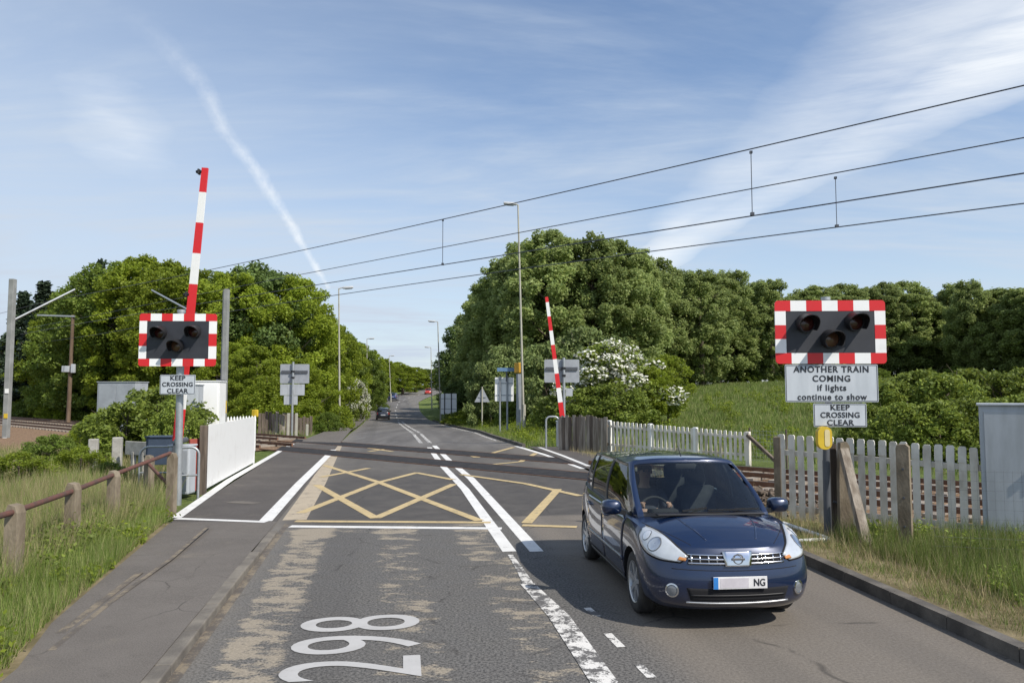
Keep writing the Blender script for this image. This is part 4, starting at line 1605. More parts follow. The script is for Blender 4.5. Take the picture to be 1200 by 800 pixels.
for u_, v_, Y_ in ((921, 613, 12.55), (968, 630, 11.55)):
    b = MB()
    qq = AT(u_, v_, Y_)
    b.cyl(qq, (qq.x, qq.y, -.05), .025, 8)
    b.build('foot', M_greyd, t)


# ---- street lamps
def street_lamp(label, u_top, v_top, u_base, Y, arm, side=1, band=False):
    """tapered post, short bracket and flat lamp head"""
    q, top_ = AT(u_base, 480, Y), AT(u_top, v_top, Y)
    zb = gz(q.x, q.y)
    H = top_.z - zb
    dx = top_.x - q.x
    t = thing('street_lamp', label, 'street lamp', (q.x, q.y, zb), 0, 'street lamps along the road')
    b = MB()
    b.tube([(0, 0, -.3), (0, 0, 1.6), (dx * .15, 0, 1.61), (dx, 0, H)], [.105, .105, .075, .045], 12)
    po_ = b.build('post', M_lamppole, t, True, 50)
    b = MB()
    b.box((.0, -.10, .9), (.10, .02, .5), bevel=.004)
    b.build('access_door', M_lamppole, po_)
    b = MB()
    b.tube([(dx, 0, H - .03), (dx + side * arm * .5, 0, H + .03), (dx + side * arm, 0, H + .05)], [.04, .035, .03], 8)
    b.build('bracket', M_lamppole, t, True, 60)
    b = MB()
    b.box((dx + side * (arm + .32), 0, H + .07), (.78, .30, .15), Matrix.Rotation(side * R(-4), 3, 'Y'), bevel=.06)
    h = b.build('lamp_head', M_lamphead, t, True, 40)
    b = MB()
    b.box((dx + side * (arm + .36), 0, H - .01), (.52, .22, .07), Matrix.Rotation(side * R(-4), 3, 'Y'), bevel=.03)
    b.build('lamp_bowl', M_glassd, h, True, 40)
    return t


street_lamp('tallest street lamp, pale post rising right of the road before the poplars', 607, 240, 614, 45, .15, -1)
street_lamp('nearest left street lamp, slim pale post at the edge of the left wood', 397, 338, 398.5, 56, .35, 1)
street_lamp('second left street lamp, thin post over the yellow green trees', 430, 397, 430.5, 104, .3, 1)
street_lamp('third left street lamp, very thin far post above the dark car', 456, 417, 458, 145, .3, 1)
street_lamp('nearer right street lamp beside the white board on two posts', 513, 377, 516.5, 80, .3, -1)
street_lamp('farther right street lamp, tiny thin post over the dark roadside wood', 505, 407, 506, 122, .3, -1)


# ---- signs on the far right verge
def two_post_board(label, u0, u1, v0, v1, Y, vb, m, posts, name='sign_board', text_rows=0, post_m=None, group=None, yoff=-.06):
    A, B_ = AT(u0, v0, Y), AT(u1, v1, Y)
    cxx = (A.x + B_.x) / 2
    zb = gz(cxx, Y)
    t = thing(name, label, 'sign', (cxx, Y, zb), R(-3), group)
    b = MB()
    b.prism(rrect(B_.x - A.x, A.z - B_.z, .04), (0, 0, (A.z + B_.z) / 2 - zb), (1, 0, 0), (0, 0, 1), (0, .02, 0))
    b.build('board', m, t)
    for uu in posts:
        b = MB()
        b.cyl((AT(uu, 480, Y).x - cxx, yoff, -.3), (AT(uu, 480, Y).x - cxx, yoff, A.z - zb + .06), .055, 10)
        b.build('post', post_m or M_galv, t, True)
    b = MB()
    for f in (.25, .75):
        b.box((0, -.012, B_.z + (A.z - B_.z) * f - zb), (B_.x - A.x - .1, .02, .05))
    b.build('stiffener', M_grey, t)
    return t


two_post_board('pale board on two posts at the foot of the nearer right street lamp', 516.5, 535, 461, 485, 78, 487, M_whiter, (521, 529), post_m=M_greyd)
two_post_board('pale sign back on two posts left of the tall lamp post', 580, 602, 442, 470, 46, 502, M_whitep, (586, 594.5), post_m=M_grey)
q = AT(596, 433, 45.6)
t = thing('street_name_panel', 'thin blue panel on top of the pale sign back left of the tall lamp post', 'sign', (q.x, q.y, q.z))
b = MB()
b.box((0, 0, 0), (AT(611, 433, 45.6).x - AT(584, 433, 45.6).x, .05, .22), bevel=.01)
b.build('board', M_blue, t)
b = MB()
b.cyl((-.12, .1, -.7), (-.12, .1, -.05), .05, 8)
b.build('bracket', M_greyd, t)
q = AT(608, 433, 45.4)
zb = gz(q.x, q.y)
t = thing('roadside_column', 'grey column with an orange yellow box on top, touching the tall lamp post', 'column', (q.x, q.y, zb))
b = MB()
zt_, zm_ = AT(608, 426, 45.4).z - zb, AT(608, 438, 45.4).z - zb
b.box((0, 0, zm_ / 2 - .1), (.30, .24, zm_ + .2), bevel=.03)
b.build('pillar', M_grey, t)
b = MB()
b.box((-.02, 0, (zt_ + zm_) / 2 + .05), (.48, .34, zt_ - zm_), bevel=.04)
b.build('head_box', M_oran, t)
# triangular sign seen from behind
q = AT(565, 462, 54)
zb = gz(q.x, q.y)
t = thing('triangular_sign', 'grey back of a triangular sign on a slim post left of the pale sign back', 'sign', (q.x, q.y, zb))
b = MB()
w = AT(574, 462, 54).x - AT(556, 462, 54).x
b.prism([(-w / 2, AT(565, 471, 54).z - zb), (w / 2, AT(565, 471, 54).z - zb), (.05, AT(565, 455, 54).z - zb), (-.05, AT(565, 455, 54).z - zb)], (0, 0, 0), (1, 0, 0), (0, 0, 1), (0, .02, 0))
b.build('triangle', M_backg, t)
b = MB()
b.cyl((0, -.06, -.3), (0, -.06, AT(565, 453, 54).z - zb), .05, 10)
b.build('post', M_lamppole, t, True)
b = MB()
b.box((0, -.02, AT(565, 465, 54).z - zb), (w * .5, .04, .06))
b.build('clamp', M_grey, t)

# ---- masts, pole, overhead line
q = AT(7, 510, 41)
t = thing('overhead_line_mast', 'tall grey mast with a long sloping tube arm at the left edge of the photo', 'mast', (q.x, q.y, -.2), R(0), 'overhead line masts')
H = AT(7, 327, 41).z + .2
b = MB()
b.box((0, 0, H / 2), (.27, .30, H), bevel=.02)
b.build('column', M_mast, t)
A, B_ = AT(12, 377, 41) - Vector((q.x, q.y, -.2)), AT(88, 339, 43) - Vector((q.x, q.y, -.2))
b = MB()
b.tube([A + Vector((-.2, 0, -.1)), B_], .055, 8)
b.build('cantilever', M_galv, t, True)
for v_ in (458, 515, 487):
    b = MB()
    zz = AT(9, v_, 41).z + .2
    b.box((.05, -.175, zz), (.2, .02, .24))
    b.build('number_plate', M_whitep if v_ != 487 else M_yel, t)
q = AT(80, 490, 61)
t = thing('wooden_pole', 'brown wooden pole with a pale crossarm in front of the left wood', 'pole', (q.x, q.y, -.1), 0)
H = AT(81, 369, 61).z + .1
b = MB()
b.tube([(0, 0, -.3), (.05, 0, H)], [.17, .12], 10)
b.build('pole_shaft', M_pole, t, True)
b = MB()
x0_, x1_ = AT(45, 367, 61).x - q.x, AT(89, 367, 61).x - q.x
b.bar((x0_, -.12, H - .02), (x1_, -.12, H - .12), .10, .12)
b.build('crossarm', M_galv, t)
b = MB()
zz = AT(80, 431, 61).z
b.box((-.2, -.25, zz), (.55, .3, .5), bevel=.04)
b.box((.35, -.2, zz + .05), (.3, .25, .7), bevel=.04)
b.build('equipment_box', M_lightbox, t)
q = AT(262, 490, 28.5)
t = thing('overhead_line_mast', 'thin grey mast with a warning plate right of the left signal board', 'mast', (q.x, q.y, -.1), 0, 'overhead line masts')
H = AT(262, 339, 28.5).z + .1
b = MB()
b.box((0, 0, H / 2), (.17, .20, H), bevel=.012)
b.build('column', M_mast, t)
b = MB()
b.box((-.10, .03, H / 2), (.03, .26, H - .1), bevel=.004)
b.build('flange', M_greyd, t)
b = MB()
zz = AT(262, 476.5, 28.5).z + .1
b.box((.0, -.125, zz), (.30, .02, .46), bevel=.004)
wp = b.build('warning_plate', M_yel, t)
b = MB()
b.prism([(-.09, -.06), (.09, -.06), (0, .12)], (0, -.140, zz + .02), (1, 0, 0), (0, 0, 1), (0, .004, 0))
b.build('warning_triangle', M_black, wp)
b = MB()
zz = AT(262, 446, 28.5).z + .1
b.bar((-.25, -.14, zz + .03), (.15, -.14, zz - .02), .05, .05)
b.build('clamp', M_greyd, t)
# sloping stay from behind the left signal
q = AT(222, 362, 30)
t = thing('stay_tube', 'pale sloping tube left of the raised left barrier arm', 'tube', AT(222, 364, 31))
b = MB()
b.tube([AT(178, 340, 34) - AT(222, 364, 31), AT(226, 366, 30.8) - AT(222, 364, 31)], .04, 8)
b.build('tube', M_galv, t, True)
b = MB()
b.box((.25, -.02, -.15), (.12, .12, .16), bevel=.02)
b.build('insulator', M_greyd, t)


def on_track(u, v, p_off):
    """the point above a track's centre line seen at this pixel"""
    dr = ray(u, v)
    # RAILN.(d*t - T0) = p_off
    tt_ = (p_off + T0.dot(RAILN)) / dr.dot(RAILN)
    return Vector((dr.x * tt_, dr.y * tt_, CAMH + dr.z * tt_))


WIRES = {
    'catenary_wire': [('upper dark catenary wire over the near track, highest in the photo', 0.0, [(60, 352), (300, 303), (610, 238), (880, 178), (1196, 102), (1500, 25)]),
                      ('upper dark catenary wire over the far track, second from the top', 3.4, [(100, 372), (345, 320), (610, 275), (980, 208), (1196, 163), (1500, 98)])],
    'contact_wire': [('lower contact wire over the near track, third from the top', 0.0, [(100, 378), (380, 331), (600, 300), (883, 251), (1196, 205), (1500, 155)]),
                     ('lower contact wire over the far track, lowest in the photo', 3.4, [(120, 391), (370, 348), (600, 318.5), (980, 265.5), (1196, 239.5), (1500, 200)])],
}
for nm, lst in WIRES.items():
    for lab, poff, pts_ in lst:
        P = [on_track(u, v, poff) for u, v in pts_]
        # smooth the sampled heights into one sagging curve
        qs = [(p_ - T0).dot(RAILD) for p_ in P]
        cf = np.polyfit(qs, [p_.z for p_ in P], 2)
        b = MB()
        qq = np.linspace(min(qs), max(qs) + 14, 30)
        b.tube([railpt(poff, q_, float(np.polyval(cf, np.clip(q_, min(qs), max(qs))))) for q_ in qq], .015, 6)
        o = b.build(nm, M_wire)
        tag(o, lab, 'wire', 'overhead wires')
for lab, poff, top_, bot_ in [('dropper wire joining the near track wires in the right half of the sky', 0.0, (880, 178.5), (883, 250.5)), ('dropper wire joining the far track wires at the far right', 3.4, (979, 208.5), (980, 265)),
                              ('dropper wire joining the near track wires left of the tall lamp', 0.0, (519, 258), (521.5, 309))]:
    A, B_ = on_track(*top_, poff), on_track(*bot_, poff)
    B_ = Vector((A.x, A.y, B_.z))
    t = thing('dropper', lab, 'wire', A, 0, 'overhead wires')
    b = MB()
    b.cyl((0, 0, 0), B_ - A, .010, 6)
    b.build('wire', M_wire, t)
    b = MB()
    b.box(B_ - A + Vector((0, 0, .0)), (.08, .08, .07))
    b.box((0, 0, 0), (.06, .06, .06))
    b.build('clip', M_wire, t)

# ---- painted road number
p298 = G(427, 754)
o = text('298', 1.66, M_number, None, (p298.x, p298.y, .006), rot=(0, 0, PI / 2 + R(8)), bold=-.004, space=1.06, name='road_number', sx=1.0, ext=0.0)
o.scale = (.72, 1, 1)
o['kind'] = 'structure'
# ================================================================== CARS
def paint(name, col, flake=.4):
    m = bpy.data.materials.new(name)
    m.use_nodes = True
    nt = NT(m.node_tree)
    b = m.node_tree.nodes['Principled BSDF']
    obj = nt.n.new('ShaderNodeTexCoord').outputs['Object']
    # road film: duller and browner towards the sills
    sx = nt.n.new('ShaderNodeSeparateXYZ')
    nt.l.new(obj, sx.inputs[0])
    dirt = nt.math('MULTIPLY', nt.ramp(sx.outputs[2], .18, .48, .30, 0.0), nt.ramp(nt.noise(obj, 5, 5, .7), .3, .7, .3, 1))
    nt.l.new(nt.mix(dirt, col, (.10, .085, .07)), b.inputs['Base Color'])
    b.inputs['Metallic'].default_value = .25
    nt.l.new(nt.ramp(dirt, 0, .5, .32, .6), b.inputs['Roughness'])
    b.inputs['Coat Weight'].default_value = 1.0
    b.inputs['Coat Roughness'].default_value = .03
    b.inputs['Specular IOR Level'].default_value = .5
    return m


def glass(name, tint, alpha, rough=.02):
    m = bpy.data.materials.new(name)
    m.use_nodes = True
    nt = NT(m.node_tree)
    n = m.node_tree.nodes
    n.remove(n['Principled BSDF'])
    tr = n.new('ShaderNodeBsdfTransparent')
    tr.inputs[0].default_value = (*tint, 1)
    gl = n.new('ShaderNodeBsdfGlossy')
    gl.inputs['Roughness'].default_value = rough
    fr = n.new('ShaderNodeFresnel')
    fr.inputs['IOR'].default_value = 1.52
    ms = n.new('ShaderNodeMixShader')
    nt.l.new(nt.math('ADD', nt.math('MULTIPLY', fr.outputs[0], 1.0), alpha, clamp=True), ms.inputs[0])
    nt.l.new(tr.outputs[0], ms.inputs[1])
    nt.l.new(gl.outputs[0], ms.inputs[2])
    nt.l.new(ms.outputs[0], n['Material Output'].inputs[0])
    return m


P_navy = paint('navy_metallic_paint', S(13, 32, 63))
P_far1 = paint('black_car_paint', (0.012, 0.014, 0.02))
P_far2 = paint('blue_car_paint', (0.03, 0.05, 0.14))
P_far3 = paint('red_car_paint', (0.55, 0.04, 0.02))
M_win = glass('tinted_car_glass', (.84, .90, .88), .02)
M_wins = glass('dark_tinted_side_glass', (.55, .62, .60), .10)
M_trim = mat('black_car_trim', (0.012, 0.012, 0.014), .45)
M_gap = mat('shadow_gap', (0.006, 0.006, 0.008), .9)
M_tyre = mat('tyre_rubber', (0.022, 0.021, 0.020), .85, col2=(0.04, 0.038, 0.035), scale=9)
M_alloy = mat('silver_alloy', (0.56, 0.57, 0.58), .35, metal=.75)
M_chrome = mat('chrome', (0.70, 0.71, 0.73), .14, metal=1.0)
M_lampg = mat('clear_headlamp', (0.58, 0.61, 0.63), .16, metal=.3, coat=1.0)
M_lampb = mat('headlamp_bowl', (0.78, 0.80, 0.82), .15, metal=.5, coat=1)
M_trim2 = mat('dark_lamp_rim', (0.10, 0.105, 0.11), .3, coat=1)
M_amber = mat('amber_indicator', (0.55, 0.22, 0.05), .2, coat=1)
M_taill = mat('red_tail_lamp', (0.16, 0.010, 0.010), .2, coat=1)
M_inter = mat('dark_cabin_trim', (0.022, 0.023, 0.026), .8)
M_seat = mat('grey_seat_fabric', (0.045, 0.048, 0.055), .9, col2=(0.07, 0.072, 0.08), scale=12)
M_platew = mat('white_number_plate', (0.72, 0.71, 0.70), .4)
M_plateb = mat('blue_plate_band', (0.03, 0.20, 0.55), .4)
M_smear = mat('pale_lilac_plate_face', (0.55, 0.52, 0.55), .5)
M_skin = mat('skin', (0.50, 0.30, 0.22), .55)
M_cloth = mat('dark_jacket', (0.035, 0.04, 0.055), .9, col2=(0.055, 0.06, 0.08), scale=8)
M_hair = mat('brown_hair', (0.055, 0.038, 0.026), .8)


def catmull(pts, n):
    P = [Vector(p) for p in pts]
    out = []
    for i in range(len(P) - 1):
        p0, p1, p2, p3 = P[max(i - 1, 0)], P[i], P[i + 1], P[min(i + 2, len(P) - 1)]
        for k in range(n):
            t = k / n
            out.append(.5 * ((2 * p1) + (p2 - p0) * t + (2 * p0 - 5 * p1 + 4 * p2 - p3) * t * t + (3 * p1 - p0 - 3 * p2 + p3) * t ** 3))
    out.append(P[-1])
    return out


# half outlines (car's left side, y > 0) from the middle of the nose to the middle of the tail
LEV = [  # each level: list of 12 (x, y, z)
    [(.70, 0, .20), (.69, .28, .20), (.63, .52, .20), (.50, .68, .20), (.30, .74, .21), (-.10, .77, .21), (-1.30, .78, .21), (-2.40, .77, .21), (-2.90, .72, .22), (-3.10, .62, .24), (-3.17, .35, .25), (-3.18, 0, .25)],
    [(.79, 0, .27), (.78, .29, .27), (.72, .55, .27), (.57, .73, .26), (.34, .79, .26), (-.10, .80, .25), (-1.30, .805, .25), (-2.40, .80, .25), (-2.94, .75, .27), (-3.17, .64, .30), (-3.24, .36, .31), (-3.25, 0, .31)],
    [(.815, 0, .38), (.805, .30, .38), (.745, .57, .38), (.60, .765, .38), (.37, .825, .38), (-.10, .825, .38), (-1.30, .825, .38), (-2.40, .825, .38), (-2.97, .775, .40), (-3.21, .66, .42), (-3.28, .37, .43), (-3.29, 0, .43)],
    [(.815, 0, .50), (.805, .30, .50), (.745, .575, .50), (.60, .775, .50), (.37, .838, .52), (-.10, .840, .54), (-1.30, .842, .54), (-2.40, .84, .54), (-2.97, .79, .55), (-3.22, .67, .56), (-3.28, .38, .57), (-3.29, 0, .57)],
    [(.79, 0, .60), (.78, .30, .60), (.725, .56, .602), (.58, .765, .62), (.35, .835, .65), (-.10, .842, .68), (-1.30, .846, .70), (-2.40, .842, .71), (-2.95, .79, .72), (-3.18, .67, .73), (-3.25, .38, .74), (-3.26, 0, .74)],
    [(.77, 0, .70), (.76, .29, .70), (.70, .54, .708), (.54, .735, .745), (.30, .808, .795), (-.12, .832, .83), (-1.30, .838, .86), (-2.40, .832, .88), (-2.92, .775, .89), (-3.13, .66, .90), (-3.20, .38, .91), (-3.21, 0, .91)],
    [(.735, 0, .775), (.72, .28, .778), (.65, .51, .79), (.48, .685, .835), (.22, .765, .885), (-.20, .803, .925), (-1.30, .812, .955), (-2.40, .805, .985), (-2.88, .750, 1.0), (-3.09, .64, 1.01), (-3.16, .37, 1.02), (-3.17, 0, 1.02)],
]
GRE = [  # greenhouse: base point, top point for each corner
    ((.10, 0, 1.00), (-.79, 0, 1.515)), ((.04, .36, .99), (-.81, .34, 1.510)), ((-.12, .660, .965), (-.875, .575, 1.482)),
    ((-.25, .757, .945), (-.95, .628, 1.458)), ((-1.30, .795, .962), (-1.38, .655, 1.475)), ((-1.40, .795, .965), (-1.47, .657, 1.475)),
    ((-2.20, .790, .985), (-2.24, .648, 1.465)), ((-2.30, .785, .988), (-2.33, .645, 1.46)), ((-2.80, .745, 1.005), (-2.72, .615, 1.44)),
    ((-3.04, .64, 1.015), (-2.92, .545, 1.415)), ((-3.11, .50, 1.02), (-2.98, .45, 1.41)), ((-3.15, 0, 1.025), (-3.02, 0, 1.42))]


def mirror_ring(half):
    return half + [Vector((p.x, -p.y, p.z)) for p in reversed(half[1:-1])]


def lower_body(n=5):
    halves = [catmull(L, n) for L in LEV]
    # smooth between the levels
    m = len(halves[0])
    fine = []
    for j in range(m):
        col = catmull([halves[i][j] for i in range(len(LEV))], 3)
        fine.append(col)
    levels = [[fine[j][k] for j in range(m)] for k in range(len(fine[0]))]
    rings = [mirror_ring(l) for l in levels]
    N = len(rings[0])
    V, F = [], []
    for r in rings:
        V += r
    for k in range(len(rings) - 1):
        for j in range(N):
            F.append((k * N + j, k * N + (j + 1) % N, (k + 1) * N + (j + 1) % N, (k + 1) * N + j))
    # the deck (bonnet and belt) as rows across, crowned
    top = levels[-1]
    q = 12
    rows = []
    for j, p in enumerate(top):
        row = []
        x = p.x
        crown = float(np.interp(x, [-3.2, -1, -.2, .15, .45, .65, .72], [.0, .0, .075, .098, .085, .04, .0]))
        for i in range(q + 1):
            s = 1 - 2 * i / q
            if j in (0, m - 1):
                row.append(Vector(p))
            else:
                row.append(Vector((p.x + float(np.interp(x, [.2, .75], [0, .02])) * (1 - s * s) * 0, p.y * s, p.z + crown * (1 - abs(s) ** 2.4))))
        rows.append(row)
    base = len(V)
    for r in rows:
        V += r
    for j in range(m - 1):
        for i in range(q):
            a = base + j * (q + 1) + i
            F.append((a, a + 1, a + q + 2, a + q + 1))
    base = len(V)
    bot = levels[0]
    for p in bot:
        V += [Vector((p.x, p.y * s, p.z)) for s in (1, .5, 0, -.5, -1)]
    for j in range(m - 1):
        for i in range(4):
            a = base + j * 5 + i
            F.append((a + 5, a + 6, a + 1, a))
    bm = bmesh.new()
    vs = [bm.verts.new(v) for v in V]
    bm.verts.ensure_lookup_table()
    for f in F:
        try:
            bm.faces.new([vs[i] for i in f])
        except ValueError:
            pass
    bmesh.ops.remove_doubles(bm, verts=bm.verts[:], dist=.0006)
    bmesh.ops.dissolve_degenerate(bm, edges=bm.edges[:], dist=.0003)
    bmesh.ops.recalc_face_normals(bm, faces=bm.faces[:])
    return bm


def greenhouse_surface(nv=8):
    """grid of points: nu around the whole cabin, nv up; returns grid and the section of each column"""
    sub = [8, 4, 2, 8, 1, 7, 1, 5, 2, 2, 6]
    half_b, half_t, sec = [], [], []
    for i, k in enumerate(sub):
        b0 = [Vector(g[0]) for g in GRE]
        t0 = [Vector(g[1]) for g in GRE]

        def cm(P, i, t):
            p0, p1, p2, p3 = P[max(i - 1, 0)], P[i], P[i + 1], P[min(i + 2, len(P) - 1)]
            if i == 0:
                p0 = Vector((P[1].x, -P[1].y, P[1].z))
            if i == len(P) - 2:
                p3 = Vector((P[-2].x, -P[-2].y, P[-2].z))
            return .5 * ((2 * p1) + (p2 - p0) * t + (2 * p0 - 5 * p1 + 4 * p2 - p3) * t * t + (3 * p1 - p0 - 3 * p2 + p3) * t ** 3)
        for s in range(k):
            half_b.append(cm(b0, i, s / k))
            half_t.append(cm(t0, i, s / k))
            sec.append(i)
    half_b.append(Vector(GRE[-1][0]))
    half_t.append(Vector(GRE[-1][1]))
    vs = [0, .045, .2, .36, .52, .68, .82, .925, 1.0]
    cols = []
    for b_, t_ in zip(half_b, half_t):
        out = Vector((0, 0, 0))
        c = Vector((-1.5, 0, 0))
        d = Vector((b_.x - c.x, b_.y * 2.0, 0)).normalized()
        col = []
        for v in vs:
            p = b_.lerp(t_, v)
            p += d * .038 * math.sin(PI * v) * (1 if v < .9 else .8)
            col.append(p)
        col[0] = col[0] - Vector((0, 0, .03))
        cols.append(col)
    return cols, sec, vs


GLASS_SECS = {0: 'windscreen', 1: 'windscreen', 3: 'f', 5: 'm', 7: 'r', 10: 'rear', 9: 'rear'}


def build_car(label, m_paint, loc, rz, detail=True, simple_from=None):
    t = thing('car', label, 'car', loc, rz)
    bm = lower_body()
    me = bpy.data.meshes.new('body')
    bm.to_mesh(me)
    bm.free()
    bvh = None
    body = link('body', me, t)
    me.materials.append(m_paint)
    me.materials.append(M_gap)
    dg = bpy.context.evaluated_depsgraph_get()
    tmpb = bmesh.new()
    tmpb.from_mesh(me)
    bvh = BVHTree.FromBMesh(tmpb)
    tmpb.free()
    # wheel arches and the cabin hollow cut out of the body
    cutters = []

    def cutter(mb):
        me2 = mb.mesh('cut', [M_gap])
        o = link('cut', me2)
        cutters.append(o)
        md = body.modifiers.new('cut', 'BOOLEAN')
        md.operation = 'DIFFERENCE'
        md.object = o
        md.solver = 'EXACT'
        md.material_mode = 'TRANSFER'
        return o
    for x in (0.0, -2.6):
        for s in (1, -1):
            b = MB()
            b.cyl((x, s * .52, .315), (x, s * .95, .315), .355, 36)
            cutter(b)
    b = MB()
    inner = [(.02, .58), (-.35, .70), (-2.85, .68), (-3.02, .50)]
    poly = [(x, y) for x, y in inner] + [(x, -y) for x, y in reversed(inner)]
    b.prism(poly, (0, 0, .36), (1, 0, 0), (0, 1, 0), (0, 0, .9))
    cutter(b)
    for md in body.modifiers:
        md.object.parent = t
    bpy.context.view_layer.update()
    dg = bpy.context.evaluated_depsgraph_get()
    new = bpy.data.meshes.new_from_object(body.evaluated_get(dg))
    body.modifiers.clear()
    body.data = new
    for o in cutters:
        bpy.data.objects.remove(o)
    smooth_angle(new, 32)

    # ---- cabin
    cols, sec, vs = greenhouse_surface()
    n = len(sec)
    frames, panes = MB(), {}
    GB = MB()

    def facequad(i, k, sgn):
        P = [cols[i][k], cols[i + 1][k], cols[i + 1][k + 1], cols[i][k + 1]]
        P = [Vector((p.x, p.y * sgn, p.z)) for p in P]
        return P if sgn == 1 else list(reversed(P))
    nv = len(vs) - 1
    for sgn in (1, -1):
        for i in range(n):
            for k in range(nv):
                g = GLASS_SECS.get(sec[i])
                lo_, hi_ = (1, nv - 1)
                if g and lo_ <= k < hi_:
                    key = g if g in ('windscreen', 'rear') else g + ('l' if sgn == 1 else 'r')
                    panes.setdefault(key, MB()).add(facequad(i, k, sgn), [(0, 1, 2, 3)])
                else:
                    frames.cur = 1 if (sec[i] in (4, 6) and k < nv - 1) or (g and k < lo_) else 0
                    frames.add(facequad(i, k, sgn), [(0, 1, 2, 3)])
    # roof skin
    frames.cur = 0
    q = 10
    rows = []
    for c in cols:
        p = c[-1]
        cr = .035 * math.sin(PI * min(1, max(0, (p.x + 3.0) / 2.14)) ** .9) + .0
        rows.append([Vector((p.x, p.y * (1 - 2 * i / q), p.z + cr * (1 - abs(1 - 2 * i / q) ** 2.2))) for i in range(q + 1)])
    rows[0] = [Vector(cols[0][-1])] * (q + 1)
    # fill between rows (front row runs across the screen header)
    for j in range(len(rows) - 1):
        for i in range(q):
            frames.add([rows[j][i], rows[j][i + 1], rows[j + 1][i + 1], rows[j + 1][i]], [(0, 1, 2, 3)])
    me = bpy.data.meshes.new('cabin_frame')
    me.from_pydata(frames.v, [], frames.f)
    me.materials.append(m_paint)
    me.materials.append(M_trim)
    me.polygons.foreach_set('material_index', frames.m)
    bm = bmesh.new()
    bm.from_mesh(me)
    bmesh.ops.remove_doubles(bm, verts=bm.verts[:], dist=.0008)
    bmesh.ops.dissolve_degenerate(bm, edges=bm.edges[:], dist=.0005)
    bmesh.ops.recalc_face_normals(bm, faces=bm.faces[:])
    # normals outward: roof must face up
    up = sum(f.normal.z for f in bm.faces if f.calc_center_median().z > 1.48)
    if up < 0:
        for f in bm.faces:
            f.normal_flip()
    bm.to_mesh(me)
    bm.free()
    smooth_angle(me, 38)
    fr = link('roof_and_pillars', me, t)
    md = fr.modifiers.new('thick', 'SOLIDIFY')
    md.thickness = .035
    md.offset = -1
    names = {'windscreen': 'windscreen', 'rear': 'rear_window'}
    for key, mb in panes.items():
        me = bpy.data.meshes.new('pane')
        me.from_pydata(mb.v, [], mb.f)
        bm = bmesh.new()
        bm.from_mesh(me)
        bmesh.ops.remove_doubles(bm, verts=bm.verts[:], dist=.0008)
        bmesh.ops.recalc_face_normals(bm, faces=bm.faces[:])
        c = sum((f.calc_center_median() for f in bm.faces), Vector()) / len(bm.faces)
        nn = sum((f.normal for f in bm.faces), Vector())
        if nn.dot(c - Vector((-1.5, 0, 1.0))) < 0:
            for f in bm.faces:
                f.normal_flip()
        for v in bm.verts:       # set the pane a little in from the frame
            v.co -= v.normal * .006
        bm.to_mesh(me)
        bm.free()
        me.materials.append(M_win if key == 'windscreen' else M_wins)
        me.polygons.foreach_set('use_smooth', [True] * len(me.polygons))
        link(names.get(key, 'side_window'), me, t)

    # ---- patches that follow the bodywork
    def onto(p, d, off):
        """shoot from far outside along d towards the body through p"""
        d = Vector(d).normalized()
        hit = bvh.ray_cast(Vector(p) - d * 2.0, d)
        if hit[0] is None:
            return Vector(p)
        return hit[0] + (hit[1] if hit[1].dot(d) < 0 else -hit[1]) * off

    def patch(name, A, B_, d, m, off=.006, nu=14, nv_=8, parent=None, thick=.012):
        A, B_ = catmull(A, max(1, nu // (len(A) - 1))), catmull(B_, max(1, nu // (len(B_) - 1)))
        k = min(len(A), len(B_))
        P, F = [], []
        for i in range(k):
            for j in range(nv_ + 1):
                P.append(onto(A[i].lerp(B_[i], j / nv_), d, off))
        for i in range(k - 1):
            for j in range(nv_):
                a = i * (nv_ + 1) + j
                F.append((a, a + 1, a + nv_ + 2, a + nv_ + 1))
        me = bpy.data.meshes.new(name)
        me.from_pydata([tuple(p) for p in P], [], F)
        me.materials.append(m)
        bm = bmesh.new()
        bm.from_mesh(me)
        bmesh.ops.recalc_face_normals(bm, faces=bm.faces[:])
        if sum(f.normal.dot(Vector(d)) for f in bm.faces) > 0:
            for f in bm.faces:
                f.normal_flip()
        bm.to_mesh(me)
        bm.free()
        me.polygons.foreach_set('use_smooth', [True] * len(me.polygons))
        o = link(name, me, parent or t)
        md = o.modifiers.new('thick', 'SOLIDIFY')
        md.thickness = thick
        md.offset = -1
        return o

    # wheels
    for x in (0.0, -2.6):
        for s in (1, -1):
            w = bpy.data.objects.new('wheel', None)
            COL.objects.link(w)
            w.parent = t
            w.location = (x, s * .725, .312)
            w.empty_display_size = .2
            tb = MB()
            tb.lathe([(-.09 * s, .20), (-.092 * s, .24), (-.085 * s, .295), (-.06 * s, .311), (.06 * s, .311), (.085 * s, .297), (.095 * s, .25), (.088 * s, .212), (.05 * s, .205)], n=40)
            tb.build('tyre', M_tyre, w, True, 50)
            rb_ = MB()
            rb_.lathe([(.088 * s, .212), (.080 * s, .200), (.03 * s, .190), (-.06 * s, .19)], n=40)
            rb_.lathe([(.060 * s, .055), (.070 * s, .045), (.072 * s, .001)], n=20)
            if True:
                for k in range(7):
                    a = 2 * PI * k / 7 + .2
                    c_, s_ = math.cos(a), math.sin(a)
                    rb_.bar((c_ * .03, .058 * s, s_ * .03), (c_ * .198, .066 * s, s_ * .198), .05, .022, .040, .022, up=(0, 1, 0))
            rb_.build('rim', M_alloy, w, True, 40)
            db = MB()
            db.lathe([(.0 * s, .19), (.005 * s, .001)], n=24)
            db.build('brake_disc', M_gap, w, True)
